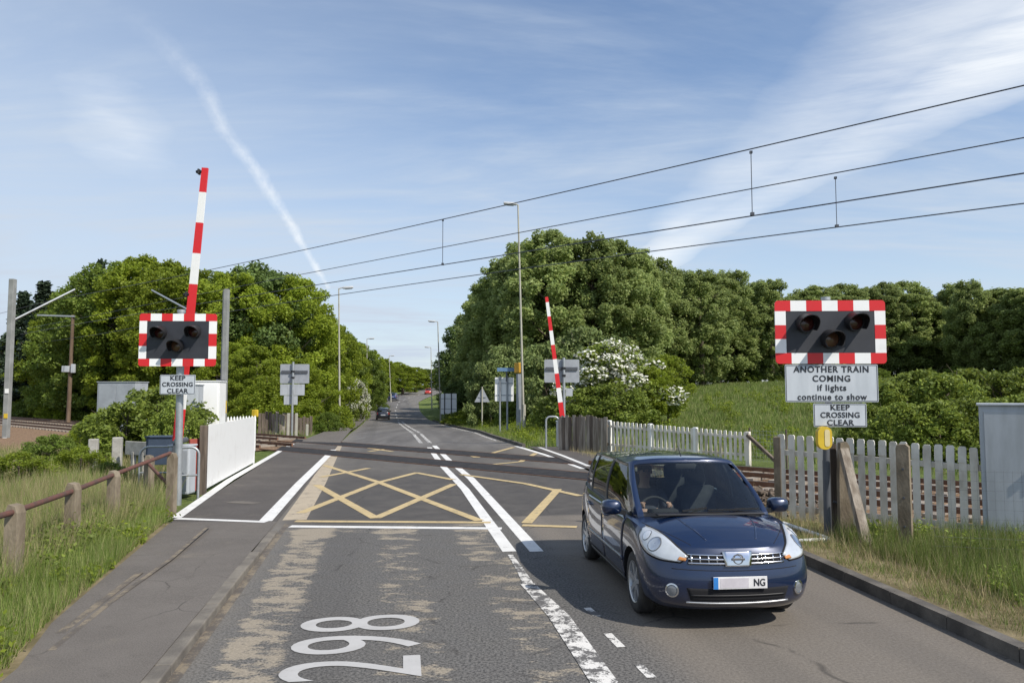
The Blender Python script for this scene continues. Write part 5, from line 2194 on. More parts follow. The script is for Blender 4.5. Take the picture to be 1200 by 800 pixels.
    if not detail:
        for s in (1, -1):
            patch('tail_light', [(-3.0, s * .82, .70), (-3.0, s * .80, .95)], [(-3.1, s * .55, .70), (-3.1, s * .55, .95)], (1, -s * .5, 0), M_taill, .012)
        patch('number_plate', [(-3.3, -.27, .60), (-3.3, -.27, .72)], [(-3.3, .27, .60), (-3.3, .27, .72)], (1, 0, 0), M_backg, .012)
        patch('bumper', [(-3.3, -.6, .30), (-3.3, -.6, .45)], [(-3.3, .6, .30), (-3.3, .6, .45)], (1, 0, 0), M_trim, .012)
        for s in (1, -1):
            patch('headlight', [(.2, s * .80, .84), (.45, s * .78, .70), (.70, s * .62, .62)], [(.25, s * .70, .90), (.50, s * .58, .80), (.74, s * .42, .64)], (-.75, -s * .6, -.35), M_lampg, .01)
            b = MB()
            b.box((-.30, s * .90, 1.02), (.10, .20, .14), bevel=.04)
            b.build('mirror', M_trim, t)
        return t

    # ---- details of the near car
    for s in (1, -1):
        dn = (-.62, -s * .72, -.28)
        hl = patch('headlight', [(.26, s * .84, .835), (.36, s * .835, .768), (.48, s * .795, .706), (.61, s * .70, .665), (.705, s * .53, .650)],
                   [(.21, s * .765, .918), (.33, s * .685, .893), (.46, s * .600, .845), (.60, s * .525, .775), (.715, s * .455, .700)], dn, M_lampg, .010, 16, 8)
        patch('headlight_joint', [(.245, s * .855, .838), (.35, s * .85, .757), (.48, s * .81, .694), (.61, s * .715, .653), (.715, s * .53, .638)],
              [(.195, s * .765, .930), (.32, s * .675, .904), (.455, s * .588, .856), (.60, s * .513, .786), (.725, s * .440, .705)], dn, M_gap, .003, 16, 8, None, .004)
        # reflector bowls inside the outline
        for (q0, rr_, m_) in (((.355, s * .76, .835), .046, M_lampb), ((.48, s * .70, .768), .064, M_chrome)):
            c = onto(q0, dn, .014)
            nrm = -Vector(dn).normalized()
            u = nrm.cross(Vector((0, 0, 1))).normalized()
            v = u.cross(nrm)
            b = MB()
            P, F = [], []
            nn_ = 20
            rg = MB()
            RP = []
            for rad, dep in ((rr_ * 1.16, .010), (rr_ * 1.0, .0135)):
                for k in range(nn_):
                    a = 2 * PI * k / nn_
                    RP.append(onto(c + (u * math.cos(a) + v * math.sin(a)) * rad, dn, dep + .001))
            rg.add(RP, [(k, (k + 1) % nn_, nn_ + (k + 1) % nn_, nn_ + k) for k in range(nn_)])
            rg.build('reflector_rim', M_trim2, hl, True, 60)
            for ri, (rad, dep) in enumerate(((rr_, 0.004), (rr_ * .8, .010), (rr_ * .45, .004), (.001, .010))):
                for k in range(nn_):
                    a = 2 * PI * k / nn_
                    P.append(onto(c + (u * math.cos(a) + v * math.sin(a)) * rad, dn, .012 + dep * .6))
            for ri in range(3):
                for k in range(nn_):
                    F.append((ri * nn_ + k, ri * nn_ + (k + 1) % nn_, (ri + 1) * nn_ + (k + 1) % nn_, (ri + 1) * nn_ + k))
            b.add(P, F)
            b.build('reflector', m_, hl, True, 60)
        patch('indicator', [(.68, s * .535, .660), (.715, s * .475, .658)], [(.69, s * .525, .695), (.718, s * .47, .682)], dn, M_amber, .016, 6, 3, hl)
        # fog lamp in a chrome ring
        c = onto((.70, s * .615, .395), (-.9, -s * .45, 0), 0)
        nrm = Vector((.86, s * .5, 0)).normalized()
        u, v = Vector((-nrm.y, nrm.x, 0)), Vector((0, 0, 1))
        b = MB()
        P, F = [], []
        nn_ = 24
        for rad, dep in ((.066, -.03), (.066, .006), (.052, .009), (.047, -.02)):
            for k in range(nn_):
                a = 2 * PI * k / nn_
                P.append(c + u * math.cos(a) * rad + v * math.sin(a) * rad + nrm * dep)
        for ri in range(3):
            for k in range(nn_):
                F.append((ri * nn_ + k, ri * nn_ + (k + 1) % nn_, (ri + 1) * nn_ + (k + 1) % nn_, (ri + 1) * nn_ + k))
        b.add(P, F)
        fg = b.build('fog_light', M_chrome, t, True, 40)
        b = MB()
        P = [c + u * math.cos(2 * PI * k / nn_) * .050 + v * math.sin(2 * PI * k / nn_) * .050 + nrm * .002 for k in range(nn_)]
        P2 = [c + u * math.cos(2 * PI * k / nn_) * .03 + v * math.sin(2 * PI * k / nn_) * .03 + nrm * .012 for k in range(nn_)]
        b.add(P + P2 + [c + nrm * .008], [(k, (k + 1) % nn_, nn_ + (k + 1) % nn_, nn_ + k) for k in range(nn_)] + [(nn_ + k, nn_ + (k + 1) % nn_, 2 * nn_) for k in range(nn_)])
        b.build('lens', mat('fog_lens', (.16, .17, .18), .1, coat=1), fg, True, 60)
        # door mirrors
        b = MB()
        ring = 14
        P, F = [], []
        prof_m = [(.085, .02), (.075, .72), (.05, .95), (.01, 1.0), (-.04, 1.0), (-.065, .96)]
        for (xx, sc_) in prof_m:
            for k in range(ring):
                a = 2 * PI * k / ring
                ca, sa = math.cos(a), math.sin(a)
                yy = .110 * sc_ * math.copysign(abs(ca) ** .7, ca)
                zz_ = .080 * sc_ * math.copysign(abs(sa) ** .7, sa)
                P.append((-.40 + xx, s * .950 + yy, 1.02 + zz_))
        for ri in range(len(prof_m) - 1):
            for k in range(ring):
                F.append((ri * ring + k, ri * ring + (k + 1) % ring, (ri + 1) * ring + (k + 1) % ring, (ri + 1) * ring + k))
        F.append(tuple(range((len(prof_m) - 1) * ring, len(prof_m) * ring)))
        b.add(P, F)
        mo = b.build('mirror', m_paint, t, True, 50)
        b = MB()
        b.bar((-.40, s * .80, .955), (-.40, s * .92, .985), .10, .05)
        b.build('mirror_arm', M_trim, mo)
        # doors: panels standing a hair proud, with dark joints behind them
        dd = (0, -s, 0)
        lo, hi = .29, .925
        for nm, x0, x1, x0t, x1t in (('front_door', -.36, -1.33, -.30, -1.335), ('rear_door', -1.355, -2.18, -1.36, -2.28)):
            patch('door_joint', [(x0 + .012, s, lo - .012), (x0 + .012, s, .6), (x0t + .012, s, hi + .005)], [(x1 - .012, s, lo - .012), (x1 - .012, s, .6), (x1t - .012, s, hi + .005)], dd, M_gap, .002, 12, 14, None, .004)
            dr = patch('door', [(x0, s, lo), (x0, s, .6), (x0t, s, hi)], [(x1, s, lo), (x1, s, .6), (x1t, s, hi)], dd, m_paint, .0055, 12, 14, None, .005)
            hx = x1 + .16 if nm == 'front_door' else x1 + .12
            b = MB()
            pA, pB = onto((hx + .09, s, .83), dd, .028), onto((hx - .09, s, .835), dd, .028)
            b.tube([onto((hx + .10, s, .83), dd, .0), pA, pB, onto((hx - .10, s, .835), dd, .0)], .013, 8)
            b.build('handle', m_paint, dr, True, 60)
        patch('rubbing_strip', [(-.36, s, .455), (-1.2, s, .455), (-2.18, s, .46)], [(-.36, s, .495), (-1.2, s, .495), (-2.18, s, .50)], dd, m_paint, .018, 14, 3, None, .018)
        patch('sill', [(-.38, s, .225), (-1.3, s, .225), (-2.2, s, .225)], [(-.38, s, .27), (-1.3, s, .27), (-2.2, s, .27)], dd, M_trim, .006, 14, 3, None, .012)
    # bonnet joint lines
    for s in (1, -1):
        patch('bonnet_joint', [(.05, s * .735, 1.2), (.3, s * .66, 1.2), (.5, s * .545, 1.2), (.66, s * .42, 1.2)], [(.05, s * .728, 1.2), (.3, s * .653, 1.2), (.5, s * .538, 1.2), (.66, s * .413, 1.2)], (0, 0, -1), M_gap, .0015, 18, 1, None, .003)
        patch('bonnet_crease', [(.06, s * .40, 1.2), (.35, s * .36, 1.2), (.62, s * .26, 1.2)], [(.06, s * .385, 1.2), (.35, s * .345, 1.2), (.62, s * .245, 1.2)], (0, 0, -1), m_paint, .004, 18, 2, None, .006)
    # grille: dark opening, chrome bars
    fx = (-1, 0, 0)
    gr = patch('grille', [(1, -.48, .640), (1, 0, .627), (1, .48, .640)], [(1, -.45, .715), (1, 0, .735), (1, .45, .715)], fx, M_gap, .004, 18, 4)
    for (za, zb_) in ((.640, .653), (.677, .689), (.714, .724)):
        patch('grille_bar', [(1, -.47, za + .004), (1, 0, za - .006), (1, .47, za + .004)], [(1, -.47, zb_ + .002), (1, 0, zb_ - .002), (1, .47, zb_ + .002)], fx, M_chrome, .014, 18, 2, gr)
    for y in (-.44, -.36, -.28, -.20, .20, .28, .36, .44):
        patch('grille_bar', [(1, y - .006, .640), (1, y - .006, .720)], [(1, y + .006, .640), (1, y + .006, .720)], fx, M_chrome, .013, 2, 2, gr)
    bp = patch('badge_panel', [(1, -.125, .618), (1, -.145, .748)], [(1, .125, .618), (1, .145, .748)], fx, M_chrome, .022, 8, 8)
    c = onto((1, 0, .682), fx, .030)
    b = MB()
    P, F = [], []
    nn_ = 32
    for k in range(nn_):
        a = 2 * PI * k / nn_
        for (rad, dx) in ((.050, 0), (.050, .008), (.041, .008), (.041, 0)):
            P.append((c.x + dx - .004, rad * math.cos(a), c.z + rad * math.sin(a)))
    for k in range(nn_):
        for j in range(4):
            F.append((k * 4 + j, k * 4 + (j + 1) % 4, ((k + 1) % nn_) * 4 + (j + 1) % 4, ((k + 1) % nn_) * 4 + j))
    b.add(P, F)
    b.box((c.x + .004, 0, c.z), (.012, .125, .022), bevel=.003)
    b.build('emblem', mat('grey_emblem', (.30, .31, .32), .3, metal=.8), bp)
    # lower opening, chrome lip, plate
    lo = patch('lower_grille', [(1, -.46, .305), (1, 0, .298), (1, .46, .305)], [(1, -.50, .425), (1, 0, .415), (1, .50, .425)], fx, M_gap, .004, 18, 5)
    patch('lower_bar', [(1, -.46, .352), (1, 0, .348), (1, .46, .352)], [(1, -.46, .364), (1, 0, .360), (1, .46, .364)], fx, M_trim, .012, 18, 2, lo)
    patch('bumper_lip', [(1, -.50, .284), (1, 0, .272), (1, .50, .284)], [(1, -.50, .298), (1, 0, .287), (1, .50, .298)], fx, M_alloy, .012, 18, 2)
    patch('bumper_joint', [(1, -.62, .590), (1, 0, .575), (1, .62, .590)], [(1, -.62, .597), (1, 0, .582), (1, .62, .597)], fx, M_gap, .001, 18, 1, None, .002)
    xp = onto((1, 0, .478), fx, .02).x
    b = MB()
    b.box((xp + .004, 0, .478), (.012, .525, .112), bevel=.003)
    np_ = b.build('number_plate', M_platew, t)
    b = MB()
    b.box((xp + .0112, -.24, .478), (.003, .045, .108))
    b.build('blue_band', M_plateb, np_)
    b = MB()
    b.box((xp + .0108, -.06, .478), (.002, .28, .09), bevel=.0008)
    b.build('plate_face', M_smear, np_)
    text('NG', .092, M_black, np_, (xp + .0125, .185, .476), rot=(PI / 2, 0, PI / 2), bold=.002, sx=.85, ext=.0006)
    # wipers, aerial, rear view mirror
    for (p0, p1) in (((.03, -.30, 1.022), (-.02, -.02, 1.045)), ((.03, -.02, 1.028), (.03, .30, 1.03)), ((-.01, .28, 1.03), (-.10, .58, 1.015))):
        b = MB()
        b.bar(Vector(p0) + Vector((.03, 0, .012)), Vector(p1) + Vector((.03, 0, .012)), .014, .018)
        b.build('wiper', M_trim, t)
    b = MB()
    b.box((.06, 0, 1.0), (.10, 1.15, .02), bevel=.005)
    b.build('scuttle', M_trim, t)
    b = MB()
    b.tube([(-.95, .02, 1.52), (-1.12, .02, 1.68)], [.006, .002], 6)
    b.build('aerial', M_trim, t)
    # cabin: dashboard, wheel, seats
    b = MB()
    b.prism([(.02, .86), (-.08, .945), (-.35, .955), (-.50, .90), (-.52, .60), (-.30, .50), (.0, .5)], (0, .66, 0), (1, 0, 0), (0, 0, 1), (0, -1.32, 0))
    ds = b.build('dashboard', M_inter, t, True, 30)
    b = MB()
    b.box((-.44, -.36, .955), (.12, .34, .06), bevel=.025)
    b.build('instrument_hood', M_inter, ds, True, 40)
    b = MB()
    P, F = [], []
    wc, tl = Vector((-.72, -.36, .90)), R(25)
    n1_, n2_ = 28, 8
    for i in range(n1_):
        a = 2 * PI * i / n1_
        for j in range(n2_):
            e = 2 * PI * j / n2_
            r_ = .185 + .016 * math.cos(e)
            loc_ = Vector((.016 * math.sin(e), r_ * math.cos(a), r_ * math.sin(a)))
            P.append(wc + Matrix.Rotation(-tl, 3, 'Y') @ loc_)
    for i in range(n1_):
        for j in range(n2_):
            F.append((i * n2_ + j, ((i + 1) % n1_) * n2_ + j, ((i + 1) % n1_) * n2_ + (j + 1) % n2_, i * n2_ + (j + 1) % n2_))
    b.add(P, F)
    for a in (0, PI, -PI / 2):
        v = Matrix.Rotation(-tl, 3, 'Y') @ Vector((0, .18 * math.cos(a), .18 * math.sin(a)))
        b.bar(wc, wc + v, .03, .02)
    b.bar(wc, wc + Vector((.3, 0, -.12)), .06, .06)
    b.build('steering_wheel', M_inter, t, True, 50)
    for (x, y) in ((-1.25, -.36), (-1.25, .36), (-2.15, -.36), (-2.15, .36)):
        b = MB()
        b.box((x + .20, y, .52), (.52, .50, .18), bevel=.06)
        b.box((x - .12, y, .82), (.16, .48, .62), Matrix.Rotation(R(-14), 3, 'Y'), bevel=.06)
        sm_ = b.build('seat', M_seat, t, True, 40)
        b = MB()
        b.box((x - .22, y, 1.20), (.10, .26, .19), Matrix.Rotation(R(-10), 3, 'Y'), bevel=.045)
        b.build('headrest', M_seat, sm_, True, 40)
    b = MB()
    b.box((-.74, .0, 1.425), (.03, .24, .065), bevel=.02)
    b.build('rear_view_mirror', M_inter, t, True, 40)
    return t


CAR = (2.075, 8.23)
YAW = .098
car = build_car('dark blue estate style hatchback facing the camera with one driver inside', P_navy, (CAR[0], CAR[1], 0), math.atan2(-math.cos(YAW), math.sin(YAW)))


# ---- driver
def skin_body(name, joints, edges, m, parent, sub=2):
    """one continuous skin grown over a skeleton: joints = [(x, y, z, radius)]"""
    me = bpy.data.meshes.new(name)
    me.from_pydata([j[:3] for j in joints], edges, [])
    o = link(name, me)
    md = o.modifiers.new('skin', 'SKIN')
    sv_ = me.skin_vertices[0].data
    for i, j in enumerate(joints):
        sv_[i].radius = (j[3], j[4] if len(j) > 4 else j[3])
        sv_[i].use_root = (i == 0)
    md2 = o.modifiers.new('sub', 'SUBSURF')
    md2.levels = md2.render_levels = sub
    bpy.context.view_layer.update()
    dg = bpy.context.evaluated_depsgraph_get()
    new = bpy.data.meshes.new_from_object(o.evaluated_get(dg))
    o.modifiers.clear()
    o.data = new
    new.materials.clear()
    new.materials.append(m)
    new.polygons.foreach_set('use_smooth', [True] * len(new.polygons))
    if parent:
        o.parent = parent
    return o


ca = math.atan2(-math.cos(YAW), math.sin(YAW))
drv = thing('person', 'driver in a dark jacket holding the steering wheel of the blue car', 'person', (CAR[0], CAR[1], 0), ca)
yy = -.36
# body: pelvis, spine, neck, head, legs, arms, hands with fingers
J = [(-1.16, yy, .68, .15, .16), (-1.20, yy, .86, .14, .17), (-1.22, yy, 1.02, .13, .18), (-1.21, yy, 1.12, .08, .09), (-1.185, yy, 1.20, .052), (-1.165, yy, 1.275, .078, .070), (-1.165, yy, 1.355, .082, .072), (-1.17, yy, 1.41, .05, .05)]
E = [(0, 1), (1, 2), (2, 3), (3, 4), (4, 5), (5, 6), (6, 7)]
for s in (1, -1):
    k = len(J)
    J += [(-1.0, yy + s * .10, .66, .085), (-.66, yy + s * .15, .68, .062), (-.44, yy + s * .15, .45, .045)]
    E += [(0, k), (k, k + 1), (k + 1, k + 2)]
    k = len(J)
    hx, hy, hz_ = -.735, yy + s * .165, .985
    J += [(-1.20, yy + s * .19, 1.06, .060), (-1.03, yy + s * .25, .87, .046), (-.82, yy + s * .20, .955, .032), (hx - .01, hy, hz_ + .01, .030)]
    E += [(2, k), (k, k + 1), (k + 1, k + 2), (k + 2, k + 3)]
    for f, (dx, dz) in enumerate(((.055, .020), (.058, .006), (.055, -.008), (.045, -.022))):
        q = len(J)
        J += [(hx + .03, hy + s * .004, hz_ + .014 + dz * .6, .010), (hx + dx * .85, hy - s * .012, hz_ + dz + .004, .009), (hx + dx * .7, hy - s * .034, hz_ + dz - .006, .008)]
        E += [(k + 3, q), (q, q + 1), (q + 1, q + 2)]
    q = len(J)
    J += [(hx + .005, hy - s * .024, hz_ + .028, .010), (hx + .03, hy - s * .042, hz_ + .026, .008)]
    E += [(k + 3, q), (q, q + 1)]
body = skin_body('body', J, E, M_skin, drv)
# features
hd = Vector((-1.165, yy, 1.32))
b = MB()
b.lathe([(.0, .001), (.012, .014), (.03, .012), (.045, .004), (.046, .001)], (0, 0, 0), 'z', 10)
b.v = [tuple(Vector(p) + Vector((hd.x + .080, hd.y, hd.z - .035))) for p in b.v]
b.build('nose', M_skin, drv, True)
for s in (1, -1):
    b = MB()
    b.lathe([(-.012, .001), (-.007, .010), (0, .012), (.007, .010), (.012, .001)], (hd.x + .072, hd.y + s * .032, hd.z + .018), 'x', 10)
    b.build('eye', M_black, drv, True)
    b = MB()
    b.lathe([(-.012, .001), (-.008, .022), (.008, .026), (.012, .001)], (hd.x - .005, hd.y + s * .078, hd.z), 'y', 10)
    b.build('ear', M_skin, drv, True)
b = MB()
b.box((hd.x + .074, hd.y, hd.z - .055), (.012, .045, .009), bevel=.004)
b.build('mouth', mat('lips', (.36, .14, .12), .5), drv)
b = MB()
P, F = [], []
n1_, n2_ = 18, 8
for i in range(n2_ + 1):
    ph = PI / 2 * (i / n2_) * 1.12
    for j in range(n1_):
        a = 2 * PI * j / n1_
        front = max(0, math.cos(a))
        rr_ = 1.0 if True else 0
        pz = math.cos(ph) * .098
        cut = .45 * front * (i / n2_)
        P.append((hd.x - .006 + math.sin(ph) * .094 * math.cos(a) * (1 - cut * .25), hd.y + math.sin(ph) * .086 * math.sin(a), hd.z + .030 + pz + cut * .055))
for i in range(n2_):
    for j in range(n1_):
        F.append((i * n1_ + j, i * n1_ + (j + 1) % n1_, (i + 1) * n1_ + (j + 1) % n1_, (i + 1) * n1_ + j))
b.add(P, F)
b.build('hair', M_hair, drv, True, 80)
# jacket over trunk and arms, trousers over the legs
JJ = [(-1.16, yy, .66, .165, .175), (-1.20, yy, .86, .155, .185), (-1.22, yy, 1.02, .145, .195), (-1.21, yy, 1.135, .09, .105)]
EE = [(0, 1), (1, 2), (2, 3)]
for s in (1, -1):
    k = len(JJ)
    JJ += [(-1.20, yy + s * .19, 1.06, .074), (-1.03, yy + s * .25, .87, .060), (-.84, yy + s * .205, .945, .046), (-.80, yy + s * .195, .962, .043)]
    EE += [(2, k), (k, k + 1), (k + 1, k + 2), (k + 2, k + 3)]
skin_body('jacket', JJ, EE, M_cloth, drv)
JJ = [(-1.14, yy, .655, .15, .16)]
EE = []
for s in (1, -1):
    k = len(JJ)
    JJ += [(-1.0, yy + s * .10, .66, .096), (-.66, yy + s * .15, .68, .074), (-.46, yy + s * .15, .47, .058)]
    EE += [(0, k), (k, k + 1), (k + 1, k + 2)]
skin_body('trousers', JJ, EE, M_cloth, drv)


# ---- far cars
def road_at(s, t):
    p = RD(s + float(drift(t)), t, float(prof(t)))
    p2 = RD(s + float(drift(t + 2)), t + 2, float(prof(t + 2)))
    return p, math.atan2(p2.y - p.y, p2.x - p.x)


def t_for(Y, s):
    t = Y
    for _ in range(30):
        p, _a = road_at(s, t)
        t += (Y - p.y)
    return t


for (Y, s, m_, lab, away) in ((94, -1.75, P_far1, 'black hatchback driving away in the left lane, nearest of the distant cars', True), (152, -1.7, P_far2, 'dark blue car driving away beyond the black hatchback', True),
                              (186, 1.75, P_far3, 'small red car coming from the far end of the road', False)):
    p, a = road_at(s, t_for(Y, s))
    build_car(lab, m_, p, a if away else a + PI, detail=False)
# ================================================================== PLANTS
L_yel = leafmat('fresh_yellow_green_leaves', [(0.148, 0.200, 0.019), (0.218, 0.287, 0.029), (0.305, 0.366, 0.043)], 0.48)
L_mid = leafmat('mid_green_leaves', [(0.097, 0.147, 0.025), (0.145, 0.209, 0.034), (0.209, 0.271, 0.052)], 0.42)
L_pop = leafmat('dull_green_poplar_leaves', [(0.167, 0.222, 0.072), (0.243, 0.306, 0.099), (0.361, 0.420, 0.154)], 0.46)
L_dark = leafmat('dark_green_leaves', [(0.077, 0.120, 0.035), (0.115, 0.172, 0.048), (0.170, 0.228, 0.065)], 0.32)
L_con = leafmat('conifer_needles', [(0.028, 0.048, 0.028), (0.046, 0.070, 0.039), (0.063, 0.090, 0.050)], .1)
L_hedge = leafmat('hedge_leaves', [(0.109, 0.152, 0.025), (0.172, 0.227, 0.037), (0.248, 0.307, 0.054)], .36)
L_willow = leafmat('pale_willow_leaves', [(0.128, 0.175, 0.055), (0.179, 0.231, 0.075), (0.247, 0.295, 0.111)], .3)
L_flower = leafmat('white_blossom', [(0.55, 0.55, 0.46), (0.70, 0.69, 0.60), (0.80, 0.79, 0.72)], .2)
L_grass = leafmat('grass_blades', [(0.094, 0.151, 0.025), (0.138, 0.207, 0.039), (0.209, 0.263, 0.068), (0.330, 0.302, 0.148)], .3, .6)
L_straw = leafmat('dry_grass_blades', [(0.26, 0.205, 0.11), (0.36, 0.29, 0.16), (0.45, 0.38, 0.22), (0.16, 0.17, 0.06)], .2, .7)
M_bark = mat('bark', (0.075, 0.058, 0.042), .95, col2=(0.155, 0.125, 0.095), scale=3, bump=.8, bscale=9, stretch=(1, 1, .25))


def quads(c, n_dir, size, rng, aspect=.62, fold=.0):
    """leaf shaped quads at centres c facing n_dir"""
    N = len(c)
    n_dir = n_dir / (np.linalg.norm(n_dir, axis=1, keepdims=True) + 1e-9)
    r = rng.normal(size=(N, 3))
    u = np.cross(n_dir, r)
    u /= np.linalg.norm(u, axis=1, keepdims=True) + 1e-9
    w = np.cross(n_dir, u)
    s = (size * rng.uniform(.6, 1.3, N))[:, None]
    a = c - u * s
    b_ = c + w * s * aspect + u * s * .1
    d = c + u * s
    e = c - w * s * aspect + u * s * .1
    return np.stack([a, b_, d, e], 1).reshape(-1, 3)


def leaf_cloud(blobs, n, size, rng, shell=.55):
    """leaves through the volume of overlapping clumps; denser towards each clump's outside"""
    blobs = np.asarray(blobs, float)
    vol = (blobs[:, 3] * blobs[:, 4] * blobs[:, 5]) ** (2 / 3.)
    k = rng.choice(len(blobs), n, p=vol / vol.sum())
    d = rng.normal(size=(n, 3))
    d /= np.linalg.norm(d, axis=1, keepdims=True)
    rr = (shell + (1 - shell) * rng.random(n)) ** .8 * rng.uniform(.75, 1.15, n) * np.where(rng.random(n) < .14, rng.uniform(1.05, 1.35, n), 1)
    B = blobs[k]
    c = B[:, :3] + d * rr[:, None] * B[:, 3:6]
    nd = d * .45 + rng.normal(size=(n, 3)) * .8 + np.array([.12, -.1, .55])
    return quads(c, nd, size, rng)


def crown_blobs(rng, n, h0, h1, rad, shape, blob):
    """clumps on and inside a crown outline: shape(f) gives relative radius at height fraction f"""
    out = []
    for i in range(n):
        f = rng.random() ** .85
        z = h0 + (h1 - h0) * f
        r = rad * shape(f)
        a = rng.uniform(0, 2 * PI)
        q = r * math.sqrt(rng.uniform(.12, 1.0))
        s = blob * rng.uniform(.65, 1.25) * (.55 + .45 * shape(f))
        up = 1.3 if shape is poplar else rng.uniform(.75, 1.05)
        s2 = s * (.9 if shape is poplar else 1)
        out.append((q * math.cos(a), q * math.sin(a), z, s2, s2, s * up * (.9 if shape is poplar else 1)))
    return out


def faces4(n):
    return np.arange(n * 4).reshape(-1, 4)


def trunk_mesh(name, rng, h, r, limbs, spread):
    b = MB()
    pts = [(rng.normal() * .12 * k / 5 * r * 6, rng.normal() * .12 * k / 5 * r * 6, h * k / 5) for k in range(6)]
    pts[0] = (0, 0, -.4)
    b.tube(pts, [r * (1.25 - .2 * k) for k in range(6)], 8)
    for i in range(limbs):
        f = rng.uniform(.3, .92)
        z0 = h * f
        a = rng.uniform(0, 2 * PI)
        l = spread * rng.uniform(.5, 1.0) * (1.2 - f * .6)
        p1 = Vector((math.cos(a) * l * .5, math.sin(a) * l * .5, z0 + l * .45))
        p2 = Vector((math.cos(a + .2) * l, math.sin(a + .2) * l, z0 + l * rng.uniform(.6, 1.1)))
        b.tube([(0, 0, z0), p1, p2], [r * .45, r * .28, r * .1], 6)
    me = b.mesh(name, M_bark)
    smooth_angle(me, 60)
    return me


def make_tree(seed, H, rad, base, shape, blob, nblob, nleaf, leaf, lm, trunk_r=.22, limbs=9, blossom=0):
    """prototype meshes (crown, trunk[, blossom]) for a tree H metres high"""
    rng = np.random.default_rng(seed)
    blob, nblob = blob * .62, int(nblob * 2.6)      # many small clumps
    bl = crown_blobs(rng, nblob, base, H - blob * .6, rad, shape, blob)
    bl.append((0, 0, H - blob * .8, blob * .7, blob * .7, blob * .85))
    v = leaf_cloud(bl, nleaf, leaf, rng)
    cm = np_mesh('crown', v, faces4(nleaf), lm)
    tm = trunk_mesh('trunk', rng, H * .8, trunk_r, limbs, rad * .9)
    out = {'crown': cm, 'trunk': tm, 'H': H}
    if blossom:
        bb = [q for q in bl if rng.random() < .75 and q[2] > H * .30]
        v = leaf_cloud(bb, blossom, leaf * .8, rng, .95)
        out['blossom'] = np_mesh('blossom', v, faces4(blossom), L_flower)
    return out


oval = lambda f: math.sqrt(max(0.02, 1 - (2 * (f - .42) / 1.18) ** 2))
broad = lambda f: math.sqrt(max(0.03, 1 - (2 * (f - .38) / 1.30) ** 2))
poplar = lambda f: (.62 + .38 * min(1, f * 4)) * (1 - max(0, f - .45) ** 1.7 * 1.7)
cone = lambda f: max(.06, 1 - f * .95)
bushy = lambda f: math.sqrt(max(0.05, 1 - f * f * .95))

PROTO = {
    'lime': [make_tree(11, 12, 3.7, 1.2, broad, 1.00, 73, 40800, 0.101, L_yel),
             make_tree(12, 12, 3.2, 1.0, oval, 0.92, 70, 38080, 0.101, L_yel),
             make_tree(13, 12, 4.0, 1.4, broad, 1.08, 70, 40800, 0.106, L_mid)],
    'poplar': [make_tree(21, 14, 2.9, .8, poplar, 0.88, 96, 46240, 0.106, L_pop),
               make_tree(22, 14, 2.6, .8, poplar, 0.80, 89, 43520, 0.106, L_pop),
               make_tree(24, 14, 3.1, .7, oval, 0.90, 90, 46000, .108, L_pop),
             make_tree(23, 14, 3.0, .9, poplar, 0.96, 96, 48960, 0.112, L_pop)],
    'dark': [make_tree(31, 12, 3.6, .4, broad, 1.04, 73, 35360, 0.119, L_dark),
             make_tree(32, 12, 3.2, .3, oval, 0.96, 70, 32640, 0.119, L_dark)],
    'conifer': [make_tree(41, 13, 2.2, 1.0, cone, .75, 90, 11000, .14, L_con)],
    'bush': [make_tree(51, 3, 1.8, .2, bushy, .62, 34, 8000, .075, L_hedge, .05, 8),
             make_tree(52, 3, 2.0, .2, bushy, .58, 38, 8500, .075, L_hedge, .05, 8)],
    'willow': [make_tree(61, 5, 2.6, .3, bushy, .75, 44, 12000, .10, L_willow, .09, 9)],
    'sapling': [make_tree(71, 4, 1.3, .4, oval, 0.40, 54, 19040, 0.050, L_yel, .05, 8)],
    'hawthorn': [make_tree(81, 4, 2.0, .4, bushy, .60, 40, 9000, .085, L_hedge, .09, 9, blossom=6000)],
    'shrub': [make_tree(91, 3, 1.8, .1, bushy, 0.50, 54, 19040, 0.050, L_yel, .05, 8),
              make_tree(92, 3, 1.8, .1, bushy, 0.50, 54, 19040, 0.053, L_mid, .05, 8)],
}
rt = random.Random(5)


def plant(kind, x, y, top_z, label, cat='tree', group=None, wide=1.0, var=None, name=None, zbase=None):
    k = PROTO[kind]
    pr = k[rt.randrange(len(k)) if var is None else var % len(k)]
    z0 = gz(x, y) if zbase is None else zbase
    sc = max(.15, (top_z - z0) / pr['H'])
    t = thing(name or {'lime': 'broadleaf_tree', 'poplar': 'poplar_tree', 'dark': 'broadleaf_tree', 'conifer': 'conifer_tree', 'bush': 'bush',
                       'willow': 'willow_bush', 'sapling': 'young_tree', 'hawthorn': 'hawthorn_bush', 'shrub': 'shrub'}[kind], label, cat, (x, y, z0), rt.uniform(0, 6.28), group)
    t.scale = (sc * wide, sc * wide, sc)
    for part in ('trunk', 'crown', 'blossom'):
        if part in pr:
            link(part if part != 'trunk' or cat == 'tree' else 'stem', pr[part], t)
    return t


def plant_px(kind, u, v, Y, label, **kw):
    p = AT(u, v, Y)
    while p.x < -8 and Y > 32 and RAILP(p.x, p.y) < 8.5:      # keep plants off the railway
        Y += .5
        p = AT(u, v, Y)
    return plant(kind, p.x, p.y, p.z, label, **kw)


ORD = ['first', 'second', 'third', 'fourth', 'fifth', 'sixth', 'seventh', 'eighth', 'ninth', 'tenth', 'eleventh', 'twelfth', 'thirteenth',
       'fourteenth', 'fifteenth', 'sixteenth', 'seventeenth', 'eighteenth', 'nineteenth', 'twentieth', 'twenty-first', 'twenty-second',
       'twenty-third', 'twenty-fourth', 'twenty-fifth', 'twenty-sixth', 'twenty-seventh', 'twenty-eighth', 'twenty-ninth', 'thirtieth']

